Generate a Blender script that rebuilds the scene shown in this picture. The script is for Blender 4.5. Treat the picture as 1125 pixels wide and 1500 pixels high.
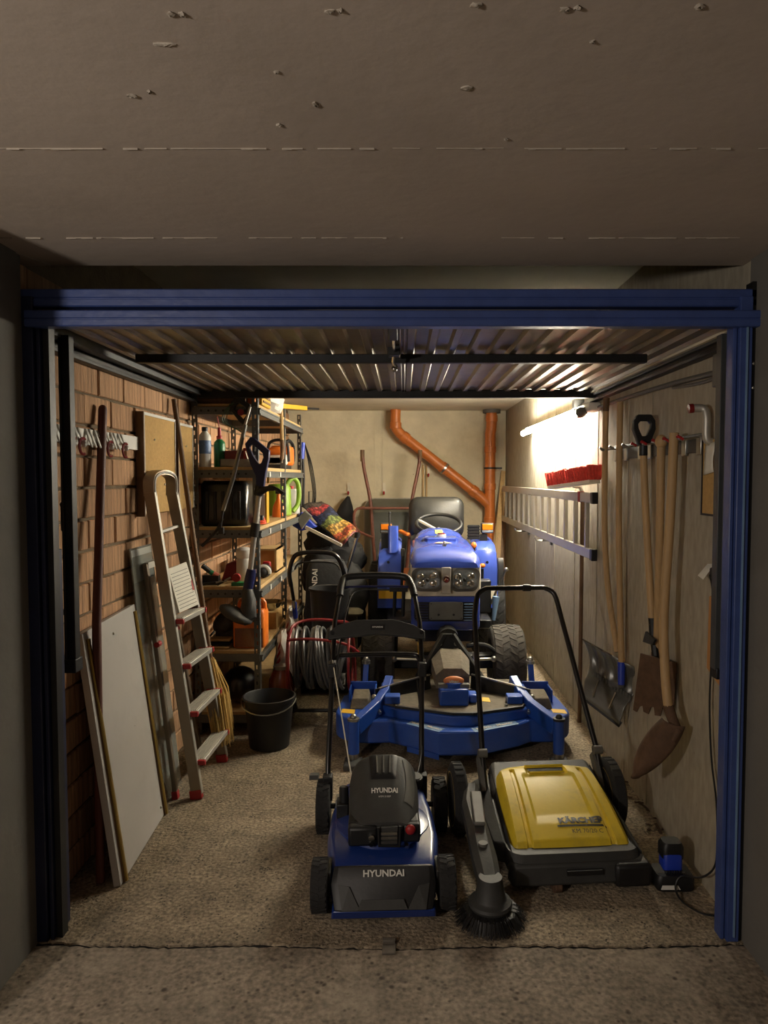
import bpy, bmesh, math, random
from mathutils import Vector, Matrix
random.seed(7)
for _o in list(bpy.data.objects): bpy.data.objects.remove(_o)
S = bpy.context.scene
COL = S.collection
R = math.radians

# ---------------------------------------------------------------- camera
FPX, HC = 1040.0, 1.6
PITCH = math.atan(50 / 1040.0)
cam_d = bpy.data.cameras.new('camera')
cam_d.sensor_fit = 'VERTICAL'; cam_d.sensor_height = 36.0; cam_d.sensor_width = 27.0
cam_d.lens = FPX / 1500 * 36.0
cam_d.shift_x = -28 / 1500.0
cam_d.clip_start = 0.05
cam = bpy.data.objects.new('camera', cam_d); COL.objects.link(cam)
cam.location = (0, 0, HC); cam.rotation_euler = (math.pi / 2 - PITCH, 0, 0)
S.camera = cam

# ---------------------------------------------------------------- world, light, exposure
W = bpy.data.worlds.new('world'); S.world = W; W.use_nodes = True
W.node_tree.nodes['Background'].inputs[0].default_value = (1.0, 0.95, 0.9, 1)
W.node_tree.nodes['Background'].inputs[1].default_value = 0.012
S.view_settings.view_transform = 'Standard'; S.view_settings.look = 'None'
S.view_settings.gamma = 1.0; S.view_settings.use_curve_mapping = False
S.view_settings.exposure = 0.0
TUBE_STRENGTH = 315.0
CORRIDOR_POWER = 120.0
ld = bpy.data.lights.new('corridor_lamp', 'POINT'); ld.shadow_soft_size = 0.09
ld.energy = CORRIDOR_POWER; ld.color = (1.0, 0.90, 0.80)
lo = bpy.data.objects.new('corridor_lamp', ld); COL.objects.link(lo)
lo.location = (-1.85, -0.35, 1.7)

# ---------------------------------------------------------------- picking points on known planes
_s, _c = math.sin(PITCH), math.cos(PITCH)
def ray(px, py):
    a = (px - 590) / FPX; b = -(py - 750) / FPX
    return Vector((a, _c + b * _s, -_s + b * _c))
def at(px, py, Y): r = ray(px, py); t = Y / r[1]; return Vector((r[0] * t, Y, HC + r[2] * t))
def onx(px, py, X): r = ray(px, py); t = X / r[0]; return Vector((X, r[1] * t, HC + r[2] * t))
def onfloor(px, py, z=0): r = ray(px, py); t = (z - HC) / r[2]; return Vector((r[0] * t, r[1] * t, z))

# ---------------------------------------------------------------- materials
def lin(c):
    c = c / 255.0
    return c / 12.92 if c <= 0.04045 else ((c + 0.055) / 1.055) ** 2.4
def rgb(r, g, b): return (lin(r), lin(g), lin(b), 1)
MATS = {}
def mat(name, col, rough=0.5, metal=0.0, var=0.12, scale=6.0, bump=0.0, bscale=60.0, coat=0.0, rnd=0.0,
        stretch=(1, 1, 1), spots=None, spot_scale=30, spot_lo=0.0, spot_hi=0.12, emit=0, alpha=1, trans=0, dirt=None, dirt_amt=.5, dirt_scale=3, fine=None):
    if name in MATS: return MATS[name]
    m = bpy.data.materials.new(name); m.use_nodes = True
    nt = m.node_tree; N = nt.nodes; L = nt.links
    b = N['Principled BSDF']
    b.inputs['Roughness'].default_value = rough; b.inputs['Metallic'].default_value = metal
    b.inputs['Coat Weight'].default_value = coat
    base = rgb(*col)
    tc = N.new('ShaderNodeTexCoord'); mp = N.new('ShaderNodeMapping'); mp.inputs['Scale'].default_value = stretch
    L.new(tc.outputs['Object'], mp.inputs['Vector'])
    vec = mp.outputs['Vector']
    nz = N.new('ShaderNodeTexNoise'); nz.inputs['Scale'].default_value = scale; nz.inputs['Detail'].default_value = 6
    nz.inputs['Roughness'].default_value = .62
    L.new(vec, nz.inputs['Vector'])
    mr = N.new('ShaderNodeMapRange'); mr.inputs[1].default_value = .3; mr.inputs[2].default_value = .7
    mr.inputs[3].default_value = 1 - var; mr.inputs[4].default_value = 1 + var
    L.new(nz.outputs[0], mr.inputs[0])
    mul = N.new('ShaderNodeMix'); mul.data_type = 'RGBA'; mul.blend_type = 'MULTIPLY'; mul.inputs[0].default_value = 1
    mul.inputs[6].default_value = base
    comb = N.new('ShaderNodeCombineColor')
    val = mr.outputs[0]
    if rnd:
        oi = N.new('ShaderNodeObjectInfo'); m2 = N.new('ShaderNodeMapRange'); m2.inputs[3].default_value = 1 - rnd; m2.inputs[4].default_value = 1 + rnd
        L.new(oi.outputs['Random'], m2.inputs[0]); mm = N.new('ShaderNodeMath'); mm.operation = 'MULTIPLY'
        L.new(val, mm.inputs[0]); L.new(m2.outputs[0], mm.inputs[1]); val = mm.outputs[0]
    if fine:
        nf = N.new('ShaderNodeTexNoise'); nf.inputs['Scale'].default_value = fine[0]; nf.inputs['Detail'].default_value = 3; L.new(vec, nf.inputs['Vector'])
        mf = N.new('ShaderNodeMapRange'); mf.inputs[1].default_value = .32; mf.inputs[2].default_value = .68; mf.inputs[3].default_value = 1 - fine[1]; mf.inputs[4].default_value = 1 + fine[1]
        L.new(nf.outputs[0], mf.inputs[0]); mm2 = N.new('ShaderNodeMath'); mm2.operation = 'MULTIPLY'; L.new(val, mm2.inputs[0]); L.new(mf.outputs[0], mm2.inputs[1]); val = mm2.outputs[0]
    for i in range(3): L.new(val, comb.inputs[i])
    L.new(comb.outputs[0], mul.inputs[7])
    out = mul.outputs[2]
    if dirt:
        n2 = N.new('ShaderNodeTexNoise'); n2.inputs['Scale'].default_value = dirt_scale; n2.inputs['Detail'].default_value = 8; n2.inputs['Roughness'].default_value = .7
        L.new(vec, n2.inputs['Vector'])
        r2 = N.new('ShaderNodeMapRange'); r2.inputs[1].default_value = .5; r2.inputs[2].default_value = .72; r2.inputs[4].default_value = dirt_amt
        L.new(n2.outputs[0], r2.inputs[0])
        x2 = N.new('ShaderNodeMix'); x2.data_type = 'RGBA'; x2.inputs[7].default_value = rgb(*dirt)
        L.new(r2.outputs[0], x2.inputs[0]); L.new(out, x2.inputs[6]); out = x2.outputs[2]
    if spots:
        vo = N.new('ShaderNodeTexVoronoi'); vo.inputs['Scale'].default_value = spot_scale; vo.inputs['Randomness'].default_value = 1
        L.new(vec, vo.inputs['Vector'])
        n3 = N.new('ShaderNodeTexNoise'); n3.inputs['Scale'].default_value = spot_scale * .21; L.new(vec, n3.inputs['Vector'])
        ad = N.new('ShaderNodeMath'); ad.operation = 'MULTIPLY_ADD'; ad.inputs[1].default_value = -.9; ad.inputs[2].default_value = .55
        L.new(n3.outputs[0], ad.inputs[0])
        a2 = N.new('ShaderNodeMath'); a2.operation = 'ADD'; L.new(vo.outputs['Distance'], a2.inputs[0]); L.new(ad.outputs[0], a2.inputs[1])
        r3 = N.new('ShaderNodeMapRange'); r3.inputs[1].default_value = spot_lo; r3.inputs[2].default_value = spot_hi
        r3.inputs[3].default_value = 1; r3.inputs[4].default_value = 0
        L.new(a2.outputs[0], r3.inputs[0])
        x3 = N.new('ShaderNodeMix'); x3.data_type = 'RGBA'; x3.inputs[7].default_value = rgb(*spots)
        L.new(r3.outputs[0], x3.inputs[0]); L.new(out, x3.inputs[6]); out = x3.outputs[2]
    L.new(out, b.inputs['Base Color'])
    if bump:
        nb = N.new('ShaderNodeTexNoise'); nb.inputs['Scale'].default_value = bscale; nb.inputs['Detail'].default_value = 5
        L.new(vec, nb.inputs['Vector'])
        bp = N.new('ShaderNodeBump'); bp.inputs['Strength'].default_value = bump; bp.inputs['Distance'].default_value = .01
        L.new(nb.outputs[0], bp.inputs['Height']); L.new(bp.outputs[0], b.inputs['Normal'])
    if emit:
        b.inputs['Emission Color'].default_value = base; b.inputs['Emission Strength'].default_value = emit
    if trans: b.inputs['Transmission Weight'].default_value = trans
    if alpha < 1: b.inputs['Alpha'].default_value = alpha
    MATS[name] = m
    return m

M = dict(
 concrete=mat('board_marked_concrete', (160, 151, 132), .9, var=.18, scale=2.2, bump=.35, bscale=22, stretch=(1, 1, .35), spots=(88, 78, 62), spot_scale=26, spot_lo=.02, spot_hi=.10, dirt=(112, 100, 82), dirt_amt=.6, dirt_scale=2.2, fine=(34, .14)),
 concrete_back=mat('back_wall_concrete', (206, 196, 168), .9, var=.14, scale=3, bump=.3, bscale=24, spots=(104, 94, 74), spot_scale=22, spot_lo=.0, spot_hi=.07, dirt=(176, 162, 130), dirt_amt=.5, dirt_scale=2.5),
 slab=mat('ceiling_concrete', (206, 196, 172), .9, var=.1, scale=3, bump=.2, bscale=30),
 ceil=mat('painted_ceiling', (184, 171, 158), .85, var=.06, scale=2.2, bump=.12, bscale=26, dirt=(158, 146, 133), dirt_amt=.35, dirt_scale=2.4),
 ridge=mat('plaster_ridge', (172, 162, 148), .9, var=.1, scale=30, bump=.3),
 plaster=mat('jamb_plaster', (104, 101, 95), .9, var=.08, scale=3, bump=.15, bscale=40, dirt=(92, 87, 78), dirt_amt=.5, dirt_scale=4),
 floor=mat('rough_floor_concrete', (140, 126, 105), .92, var=.34, scale=7, bump=.9, bscale=75, spots=(40, 34, 27), spot_scale=70, spot_lo=.10, spot_hi=.36, dirt=(100, 88, 72), dirt_amt=.6, dirt_scale=1.6, fine=(70, .5)),
 apron=mat('apron_concrete', (128, 116, 101), .9, var=.25, scale=4, bump=.7, bscale=45, spots=(70, 60, 50), spot_scale=34, spot_lo=.08, spot_hi=.34, dirt=(164, 152, 134), dirt_amt=.7, dirt_scale=3.2, fine=(60, .4)),
 soil=mat('joint_dirt', (20, 17, 14), .95, var=.3, scale=40, bump=.5),
 mortar=mat('mortar', (116, 100, 78), .95, var=.2, scale=12, bump=.6, bscale=70),
 brick=mat('hollow_brick', (184, 144, 108), .9, var=.34, scale=7, bump=.7, bscale=26, rnd=.2, stretch=(1, 6, .5), dirt=(120, 84, 60), dirt_amt=.75, dirt_scale=4),
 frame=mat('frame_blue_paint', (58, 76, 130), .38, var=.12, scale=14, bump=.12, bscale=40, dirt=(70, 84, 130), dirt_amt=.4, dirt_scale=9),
 frame_shaded=mat('frame_blue_shaded', (24, 32, 62), .45, var=.2, scale=14),  # same frame blue with the left side's shade put into the colour
 galv=mat('galvanised_sheet', (128, 118, 100), .42, metal=.75, var=.15, scale=9, bump=.08, bscale=60),
 steel_dark=mat('dark_steel', (42, 42, 42), .5, metal=.5, var=.2, scale=20),
 steel_grey=mat('grey_track_steel', (78, 80, 80), .5, metal=.4, var=.12, scale=12),
 steel=mat('bare_steel', (170, 168, 160), .3, metal=.95, var=.1, scale=20),
 chrome=mat('bright_steel', (205, 205, 200), .18, metal=1, var=.05),
 alu=mat('aluminium', (190, 186, 176), .48, metal=.7, var=.08, scale=15),
 black=mat('black_plastic', (22, 22, 23), .5, var=.2, scale=12, bump=.05),
 black_gloss=mat('black_gloss_tube', (14, 14, 15), .28, var=.1, coat=.3),
 charcoal=mat('charcoal_plastic', (52, 52, 50), .6, var=.15, scale=18, bump=.08, bscale=90),
 grey_plastic=mat('grey_plastic', (92, 90, 84), .6, var=.15, scale=10),
 rubber=mat('rubber', (34, 33, 32), .85, var=.25, scale=14, bump=.25, bscale=50),
 rubber_grey=mat('dusty_tyre', (62, 58, 52), .9, var=.2, scale=12, bump=.2),
 white=mat('white_plastic', (216, 214, 206), .5, var=.05),
 panel_white=mat('white_laminate', (186, 182, 176), .45, var=.03, scale=3, dirt=(165, 160, 152), dirt_amt=.4, dirt_scale=4),
 paper=mat('paper', (222, 218, 204), .9, var=.05, scale=20),
 brass=mat('brass_strip', (176, 146, 78), .35, metal=.8, var=.12),
 red=mat('red_plastic', (160, 32, 34), .5, var=.12),
 red_dark=mat('red_tube_paint', (120, 26, 28), .4, var=.15, scale=20),
 redbrown=mat('red_brown_wood', (92, 48, 36), .6, var=.2, scale=10, stretch=(6, 6, .6)),
 rustred=mat('red_brown_paint', (106, 62, 48), .5, var=.2, scale=14),
 rust=mat('rusty_steel', (98, 74, 56), .8, metal=.3, var=.3, scale=16, bump=.2, dirt=(70, 58, 48), dirt_amt=.8, dirt_scale=9),
 wood=mat('ash_handle_wood', (178, 146, 102), .6, var=.16, scale=7, stretch=(8, 8, .7), rnd=.1),
 wood_dark=mat('brown_wood', (104, 76, 48), .65, var=.2, scale=8, stretch=(8, 8, .7)),
 board=mat('chipboard_shelf', (186, 154, 104), .75, var=.15, scale=25, bump=.1),
 ply=mat('plywood', (182, 128, 70), .65, var=.2, scale=4, stretch=(1, 5, .8)),
 cork=mat('cork', (186, 150, 92), .9, var=.12, scale=60, bump=.2, bscale=120),
 blue=mat('tractor_blue_paint', (64, 88, 184), .22, var=.05, coat=.5),
 deckblue=mat('mower_deck_blue', (30, 72, 158), .35, var=.12, scale=8, coat=.15, dirt=(72, 96, 150), dirt_amt=.4, dirt_scale=6),
 navy=mat('navy_plastic', (24, 30, 78), .4, var=.1),
 lawnblue=mat('lawn_mower_blue', (28, 52, 118), .3, var=.08, coat=.3),
 bluecol=mat('bright_blue_plastic', (34, 60, 170), .4, var=.1),
 yellow=mat('sweeper_yellow', (222, 192, 44), .45, var=.08, scale=5, dirt=(150, 130, 62), dirt_amt=.7, dirt_scale=5, bump=.04),
 yellow2=mat('yellow_plastic', (206, 160, 36), .5, var=.08),
 sticker_y=mat('yellow_sticker', (226, 178, 48), .5, var=.06),
 orange=mat('orange_plastic', (222, 116, 34), .42, var=.08),
 orange_pvc=mat('orange_drain_pipe', (188, 106, 46), .4, var=.1, scale=5, dirt=(150, 84, 40), dirt_amt=.5, dirt_scale=4),
 amber=mat('amber_lens', (220, 120, 24), .25, var=.1, coat=.5),
 cream=mat('cream_trim', (214, 206, 186), .4, var=.05),
 green=mat('green_plastic', (18, 110, 62), .4, var=.1),
 lime=mat('lime_plastic', (126, 160, 46), .45, var=.08),
 straw=mat('broom_straw', (200, 168, 100), .85, var=.25, scale=30, stretch=(6, 6, 1)),
 redbristle=mat('red_bristles', (214, 72, 58), .8, var=.25, scale=40, bump=.5, bscale=90),
 pad=mat('brown_rubber_mat', (96, 88, 74), .9, var=.2, scale=30, bump=.4, bscale=60),
 glass=mat('clear_pane', (200, 206, 200), .12, var=.03, trans=.75),
 lens=mat('lamp_lens', (132, 138, 140), .12, metal=.3, var=.2, scale=50, bump=.4, bscale=120),
 clear=mat('clear_tray', (190, 190, 186), .2, var=.05, trans=.6),
 tube_on=mat('lit_tube', (255, 246, 225), .5, var=0, emit=TUBE_STRENGTH),
 seat=mat('black_vinyl', (40, 40, 38), .38, var=.12, scale=10, bump=.1),
 bagwhite=mat('white_bag_plastic', (218, 212, 200), .5, var=.08, bump=.3, bscale=14),
 bagdark=mat('dark_fabric', (28, 28, 30), .85, var=.25, scale=14, bump=.3, bscale=30),
 pot=mat('brown_glaze', (116, 52, 28), .25, var=.15, coat=.5),
 snow=mat('shovel_grey', (120, 120, 116), .35, metal=.6, var=.15, scale=10),
 lightblue=mat('faded_blue', (110, 138, 170), .5, var=.15),
)
# ---------------------------------------------------------------- mesh helpers
LOCAL = set()
INV = {}
class MB:
    def __init__(s): s.v = []; s.f = []
    def add(s, vs, fs):
        o = len(s.v); s.v += [Vector(v) for v in vs]; s.f += [tuple(i + o for i in q) for q in fs]; return s
    def box(s, x0, x1, y0, y1, z0, z1):
        return s.add([(x0, y0, z0), (x1, y0, z0), (x1, y1, z0), (x0, y1, z0), (x0, y0, z1), (x1, y0, z1), (x1, y1, z1), (x0, y1, z1)],
                     [(0, 3, 2, 1), (4, 5, 6, 7), (0, 1, 5, 4), (1, 2, 6, 5), (2, 3, 7, 6), (3, 0, 4, 7)])
    def hexa(s, a, b, c, d, e, f, g, h):
        return s.add([a, b, c, d, e, f, g, h], [(0, 3, 2, 1), (4, 5, 6, 7), (0, 1, 5, 4), (1, 2, 6, 5), (2, 3, 7, 6), (3, 0, 4, 7)])
    def slab(s, a, b, c, d, t):                     # a quad a-b-c-d given thickness t behind its normal
        a, b, c, d = map(Vector, (a, b, c, d)); n = (b - a).cross(d - a).normalized() * t
        return s.hexa(a - n, b - n, c - n, d - n, a, b, c, d)
    def bar(s, p, q, w, h, up=(0, 0, 1)):           # rectangular bar from p to q
        p, q = Vector(p), Vector(q); d = (q - p).normalized(); u = Vector(up)
        if abs(d.dot(u)) > .97: u = Vector((0, 1, 0))
        x = d.cross(u).normalized(); y = x.cross(d).normalized(); x *= w / 2; y *= h / 2
        return s.hexa(p - x - y, p + x - y, p + x + y, p - x + y, q - x - y, q + x - y, q + x + y, q - x + y)
    def tube(s, pts, r, n=8, closed=False, cap=True):
        pts = [Vector(p) for p in pts]; k = len(pts)
        rs = r if isinstance(r, (list, tuple)) else [r] * k
        prev = None; rings = []
        for i, p in enumerate(pts):
            if closed: t = pts[(i + 1) % k] - pts[i - 1]
            else: t = pts[min(i + 1, k - 1)] - pts[max(i - 1, 0)]
            t.normalize()
            if prev is None:
                u = Vector((0, 0, 1)) if abs(t.z) < .9 else Vector((0, 1, 0))
                x = t.cross(u).normalized()
            else: x = (prev - t * prev.dot(t)).normalized()
            prev = x; y = t.cross(x)
            rings.append([p + (x * math.cos(2 * math.pi * j / n) + y * math.sin(2 * math.pi * j / n)) * rs[i] for j in range(n)])
        return s.loft(rings, closed=closed, cap=cap and not closed)
    def cyl(s, p, q, r0, r1=None, n=14): return s.tube([p, q], [r0, r0 if r1 is None else r1], n)
    def loft(s, rings, closed=False, cap=True):
        o = len(s.v); n = len(rings[0]); k = len(rings)
        for rg in rings: s.v += [Vector(p) for p in rg]
        for i in range(k if closed else k - 1):
            a, b = o + i * n, o + ((i + 1) % k) * n
            for j in range(n): s.f.append((a + j, a + (j + 1) % n, b + (j + 1) % n, b + j))
        if cap: s.f.append(tuple(o + j for j in reversed(range(n)))); s.f.append(tuple(o + (k - 1) * n + j for j in range(n)))
        return s
    def lathe(s, prof, c=(0, 0, 0), axis='Z', n=20, cap=True):
        c = Vector(c); rings = []
        for r, h in prof:
            rg = []
            for j in range(n):
                a = 2 * math.pi * j / n; u, v = r * math.cos(a), r * math.sin(a)
                rg.append(c + Vector({'Z': (u, v, h), 'X': (h, u, v), 'Y': (v, h, u)}[axis]))
            rings.append(rg)
        return s.loft(rings, cap=cap)
    def prism(s, poly, axis, a, b):
        def P(u, v, t): return {'X': (t, u, v), 'Y': (u, t, v), 'Z': (u, v, t)}[axis]
        n = len(poly)
        return s.add([P(u, v, a) for u, v in poly] + [P(u, v, b) for u, v in poly],
                     [tuple(range(n)), tuple(range(2 * n - 1, n - 1, -1))] + [(j, (j + 1) % n, n + (j + 1) % n, n + j) for j in range(n)])
    def ball(s, c, r, n=12, m=8):
        c = Vector(c); r = r if isinstance(r, (tuple, list)) else (r, r, r)
        return s.loft([[c + Vector((r[0] * math.sin(max(math.pi * i / m, .02) if i < m else math.pi - .02) * math.cos(2 * math.pi * j / n),
                                    r[1] * math.sin(max(math.pi * i / m, .02) if i < m else math.pi - .02) * math.sin(2 * math.pi * j / n),
                                    r[2] * math.cos(math.pi * i / m))) for j in range(n)] for i in range(m + 1)])
    def grid(s, fn, nu, nv):
        o = len(s.v)
        for i in range(nu + 1):
            for j in range(nv + 1): s.v.append(Vector(fn(i / nu, j / nv)))
        for i in range(nu):
            for j in range(nv):
                a = o + i * (nv + 1) + j; s.f.append((a, a + 1, a + nv + 2, a + nv + 1))
        return s
    def xf(s, m, start=0):
        for i in range(start, len(s.v)): s.v[i] = m @ s.v[i]
        return s
    def build(s, name, m, parent=None, bevel=0, smooth=40, solid=0, kind=None):
        me = bpy.data.meshes.new(name)
        vs = s.v
        if parent is not None:
            t = parent
            while t.parent: t = t.parent
            if t.name not in LOCAL and t.name in INV: vs = [INV[t.name] @ v for v in vs]
        me.from_pydata([tuple(v) for v in vs], [], s.f)
        bm = bmesh.new(); bm.from_mesh(me); bmesh.ops.recalc_face_normals(bm, faces=bm.faces); bm.to_mesh(me); bm.free()
        if smooth:
            me.polygons.foreach_set('use_smooth', [True] * len(me.polygons)); me.set_sharp_from_angle(angle=R(smooth))
        me.materials.append(M[m] if isinstance(m, str) else m)
        o = bpy.data.objects.new(name, me); COL.objects.link(o)
        if parent is not None: o.parent = parent
        if bevel:
            b = o.modifiers.new('bevel', 'BEVEL'); b.width = bevel; b.segments = 2; b.limit_method = 'ANGLE'; b.angle_limit = R(40)
        if solid:
            sm = o.modifiers.new('solid', 'SOLIDIFY'); sm.thickness = solid; sm.offset = 0
        if kind: o['kind'] = kind
        return o
def tag(o, label, cat, group=None):
    o['label'] = label; o['category'] = cat
    if group: o['group'] = group
    return o
def thing(name, label, cat, loc=(0, 0, 0), rz=0, group=None, local=False, kind=None):
    o = bpy.data.objects.new(name, None); COL.objects.link(o); o.empty_display_size = .1
    o.location = loc; o.rotation_euler = (0, 0, rz)
    INV[o.name] = (Matrix.Translation(Vector(loc)) @ Matrix.Rotation(rz, 4, 'Z')).inverted()
    if local: LOCAL.add(o.name)
    if kind: o['kind'] = kind
    if label: tag(o, label, cat, group)
    return o
def struct(o): o['kind'] = 'structure'; return o
def lerp(a, b, t): return Vector(a) * (1 - t) + Vector(b) * t
def arc(c, r, a0, a1, n, plane='XZ', ry=None):
    c = Vector(c); out = []; ry = ry or r
    for i in range(n + 1):
        a = R(a0 + (a1 - a0) * i / n); u, v = r * math.cos(a), ry * math.sin(a)
        out.append(c + Vector({'XZ': (u, 0, v), 'XY': (u, v, 0), 'YZ': (0, u, v)}[plane]))
    return out
def smoothpath(pts, n=6):
    pts = [Vector(p) for p in pts]; out = []
    for i in range(len(pts) - 1):
        p0, p1, p2, p3 = pts[max(i - 1, 0)], pts[i], pts[i + 1], pts[min(i + 2, len(pts) - 1)]
        for k in range(n):
            t = k / n
            out.append(.5 * ((2 * p1) + (p2 - p0) * t + (2 * p0 - 5 * p1 + 4 * p2 - p3) * t * t + (3 * p1 - p0 - 3 * p2 + p3) * t ** 3))
    return out + [pts[-1]]
def rrect(cx, cy, w, h, r, n=4):                       # rounded rectangle outline in 2D
    out = []
    for (sx, sy, a0) in ((1, 1, 0), (-1, 1, 90), (-1, -1, 180), (1, -1, 270)):
        for i in range(n + 1):
            a = R(a0 + 90 * i / n); out.append((cx + sx * (w / 2 - r) + r * math.cos(a), cy + sy * (h / 2 - r) + r * math.sin(a)))
    return out
def text_mesh(txt, size, bold=0.0, shear=0):
    cu = bpy.data.curves.new('lettering', 'FONT'); cu.body = txt; cu.size = size; cu.align_x = 'CENTER'; cu.align_y = 'CENTER'
    cu.offset = bold; cu.shear = shear; cu.resolution_u = 2
    o = bpy.data.objects.new('lettering_tmp', cu); COL.objects.link(o)
    bpy.context.view_layer.update()
    me = bpy.data.meshes.new_from_object(o.evaluated_get(bpy.context.evaluated_depsgraph_get()))
    vs = [v.co.copy() for v in me.vertices]; fs = [tuple(p.vertices) for p in me.polygons]
    bpy.data.objects.remove(o); bpy.data.curves.remove(cu); bpy.data.meshes.remove(me)
    return vs, fs
def lettering(txt, size, fn, m, parent, bold=0.0, shear=0):
    vs, fs = text_mesh(txt, size, bold, shear); b = MB(); b.add([fn(v.x, v.y) for v in vs], fs)
    return b.build('lettering', m, parent, smooth=0)
# ================================================================ THE SETTING
XL, XR, YB, ZC = -1.31, 1.18, 8.2, 2.37
YT = 2.355                                            # threshold
rj = random.Random(3)
NJ = 170
jag = [YT + .006 * math.sin(i * .13) + .006 * math.sin(i * .041 + 1) + rj.uniform(-.003, .003) for i in range(NJ + 1)]
xs = [-1.5 + 2.9 * i / NJ for i in range(NJ + 1)]
b = MB()
b.add([(x, jag[i] + .002 + .011 * rj.random() ** 1.5, 0) for i, x in enumerate(xs)] + [(x, YB + .2, 0) for x in xs]
      + [(x, jag[i] + .004, -.06) for i, x in enumerate(xs)],
      [(i, i + 1, NJ + 2 + i, NJ + 1 + i) for i in range(NJ)] + [(i, 2 * NJ + 2 + i, 2 * NJ + 3 + i, i + 1) for i in range(NJ)])
struct(b.build('floor', 'floor', smooth=0))
b = MB()
b.add([(x, jag[i] - .002 - .007 * rj.random() ** 1.5, -.004) for i, x in enumerate(xs)] + [(x, -4, -.004) for x in xs]
      + [(x, jag[i] - .003, -.06) for i, x in enumerate(xs)],
      [(i, NJ + 1 + i, NJ + 2 + i, i + 1) for i in range(NJ)] + [(i, i + 1, 2 * NJ + 3 + i, 2 * NJ + 2 + i) for i in range(NJ)])
b.add([(-6, -4, -.004), (-1.5, -4, -.004), (-1.5, 2.3, -.004), (-6, 2.3, -.004)], [(0, 1, 2, 3)])
b.add([(1.4, -4, -.004), (6, -4, -.004), (6, 2.3, -.004), (1.4, 2.3, -.004)], [(0, 1, 2, 3)])
struct(b.build('floor_apron', 'apron', smooth=0))
struct(MB().box(-1.5, 1.4, YT - .1, YT + .1, -.05, -.007).build('floor_joint', 'soil', smooth=0))
# side walls, back wall, ceilings
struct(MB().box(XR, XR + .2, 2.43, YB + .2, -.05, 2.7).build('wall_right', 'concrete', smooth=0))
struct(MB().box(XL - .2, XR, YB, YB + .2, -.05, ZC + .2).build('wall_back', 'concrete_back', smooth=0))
struct(MB().box(XL - .2, XR + .2, 4.62, YB + .2, ZC, ZC + .4).box(XL - .2, XR + .2, 2.3, 4.62, 2.64, 2.8).box(XL - .2, XR + .2, 4.395, 4.62, 2.145, 2.8).build('ceiling', 'slab', smooth=0))   # unseen recess and downstand over the door, added to keep the slot dark
# formwork seams left standing on the right wall and back wall
b = MB()
for y in (3.37, 3.72, 4.3, 4.86, 5.5, 6.3): b.box(XR - .004, XR + .01, y, y + .009, .02, ZC)
struct(b.build('trim_1', 'concrete', smooth=0))
b = MB()
for x in (-.33, -.24, .3): b.box(x, x + .012, YB - .005, YB + .01, .02, ZC)
struct(b.build('trim_2', 'concrete_back', smooth=0))
cc = MB().box(-6, 6, -4, 2.5, 2.335, 2.6).build('ceiling_corridor', 'ceil', smooth=0); struct(cc)
# ridges and plaster blobs left on the corridor ceiling
b = MB()
def ridge(y, x0, x1, w):
    r_ = random.Random(int(y * 100)); x = x0
    while x < x1:
        l = r_.uniform(.008, .05)
        if r_.random() < .72: b.box(x, min(x + l, x1), y - w * r_.uniform(.4, 1), y + w * r_.uniform(.4, 1), 2.335 - r_.uniform(.001, .004), 2.34)
        x += l
y1 = at(560, 217, 1).y; r_ = ray(560, 217); yA = r_.y * (2.335 - HC) / r_.z; r_ = ray(400, 348); yB_ = r_.y * (2.335 - HC) / r_.z
ridge(yA, -1.6, 1.6, .0013); ridge(yB_, -1.3, .0, .0011); ridge(yB_, .3, 1.2, .001)
b.bar((-1.31, yB_, 2.334), (-1.22, 2.49, 2.334), .005, .004)
b.build('formwork_ridge', 'ridge', cc, smooth=0)
for i, (px, py, w, h) in enumerate(((462, 153, 10, 12), (250, 20, 14, 7), (266, 20, 10, 6), (240, 64, 36, 5), (193, 140, 16, 7), (482, 16, 16, 6), (498, 15, 10, 7), (697, 7, 18, 8),
                                    (828, 13, 18, 7), (846, 11, 12, 6), (1025, 9, 15, 9), (683, 129, 22, 9), (404, 105, 10, 4), (409, 183, 10, 5), (867, 60, 8, 4), (218, 134, 5, 6), (741, 203, 8, 3))):
    q = ray(px, py); t = (2.335 - HC) / q.z; p = q * t; k = t / FPX
    bb = MB(); bb.ball((p.x, p.y, 2.335), (w * k * .5, h * k * .5 * 1.5, .003), 9, 6)
    for v in bb.v: v += Vector((random.uniform(-.002, .002), random.uniform(-.002, .002), random.uniform(-.002, .001)))
    bb.build('plaster_blob', 'ridge', cc)
# jamb walls of the bay, and the corridor behind the camera
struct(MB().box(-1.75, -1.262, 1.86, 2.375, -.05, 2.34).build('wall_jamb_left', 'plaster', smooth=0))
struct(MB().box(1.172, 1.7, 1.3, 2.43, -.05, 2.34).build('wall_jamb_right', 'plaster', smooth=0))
struct(MB().box(-6, 6, -4.2, -4, -.05, 2.4).build('wall_corridor', 'plaster', smooth=0))
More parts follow.
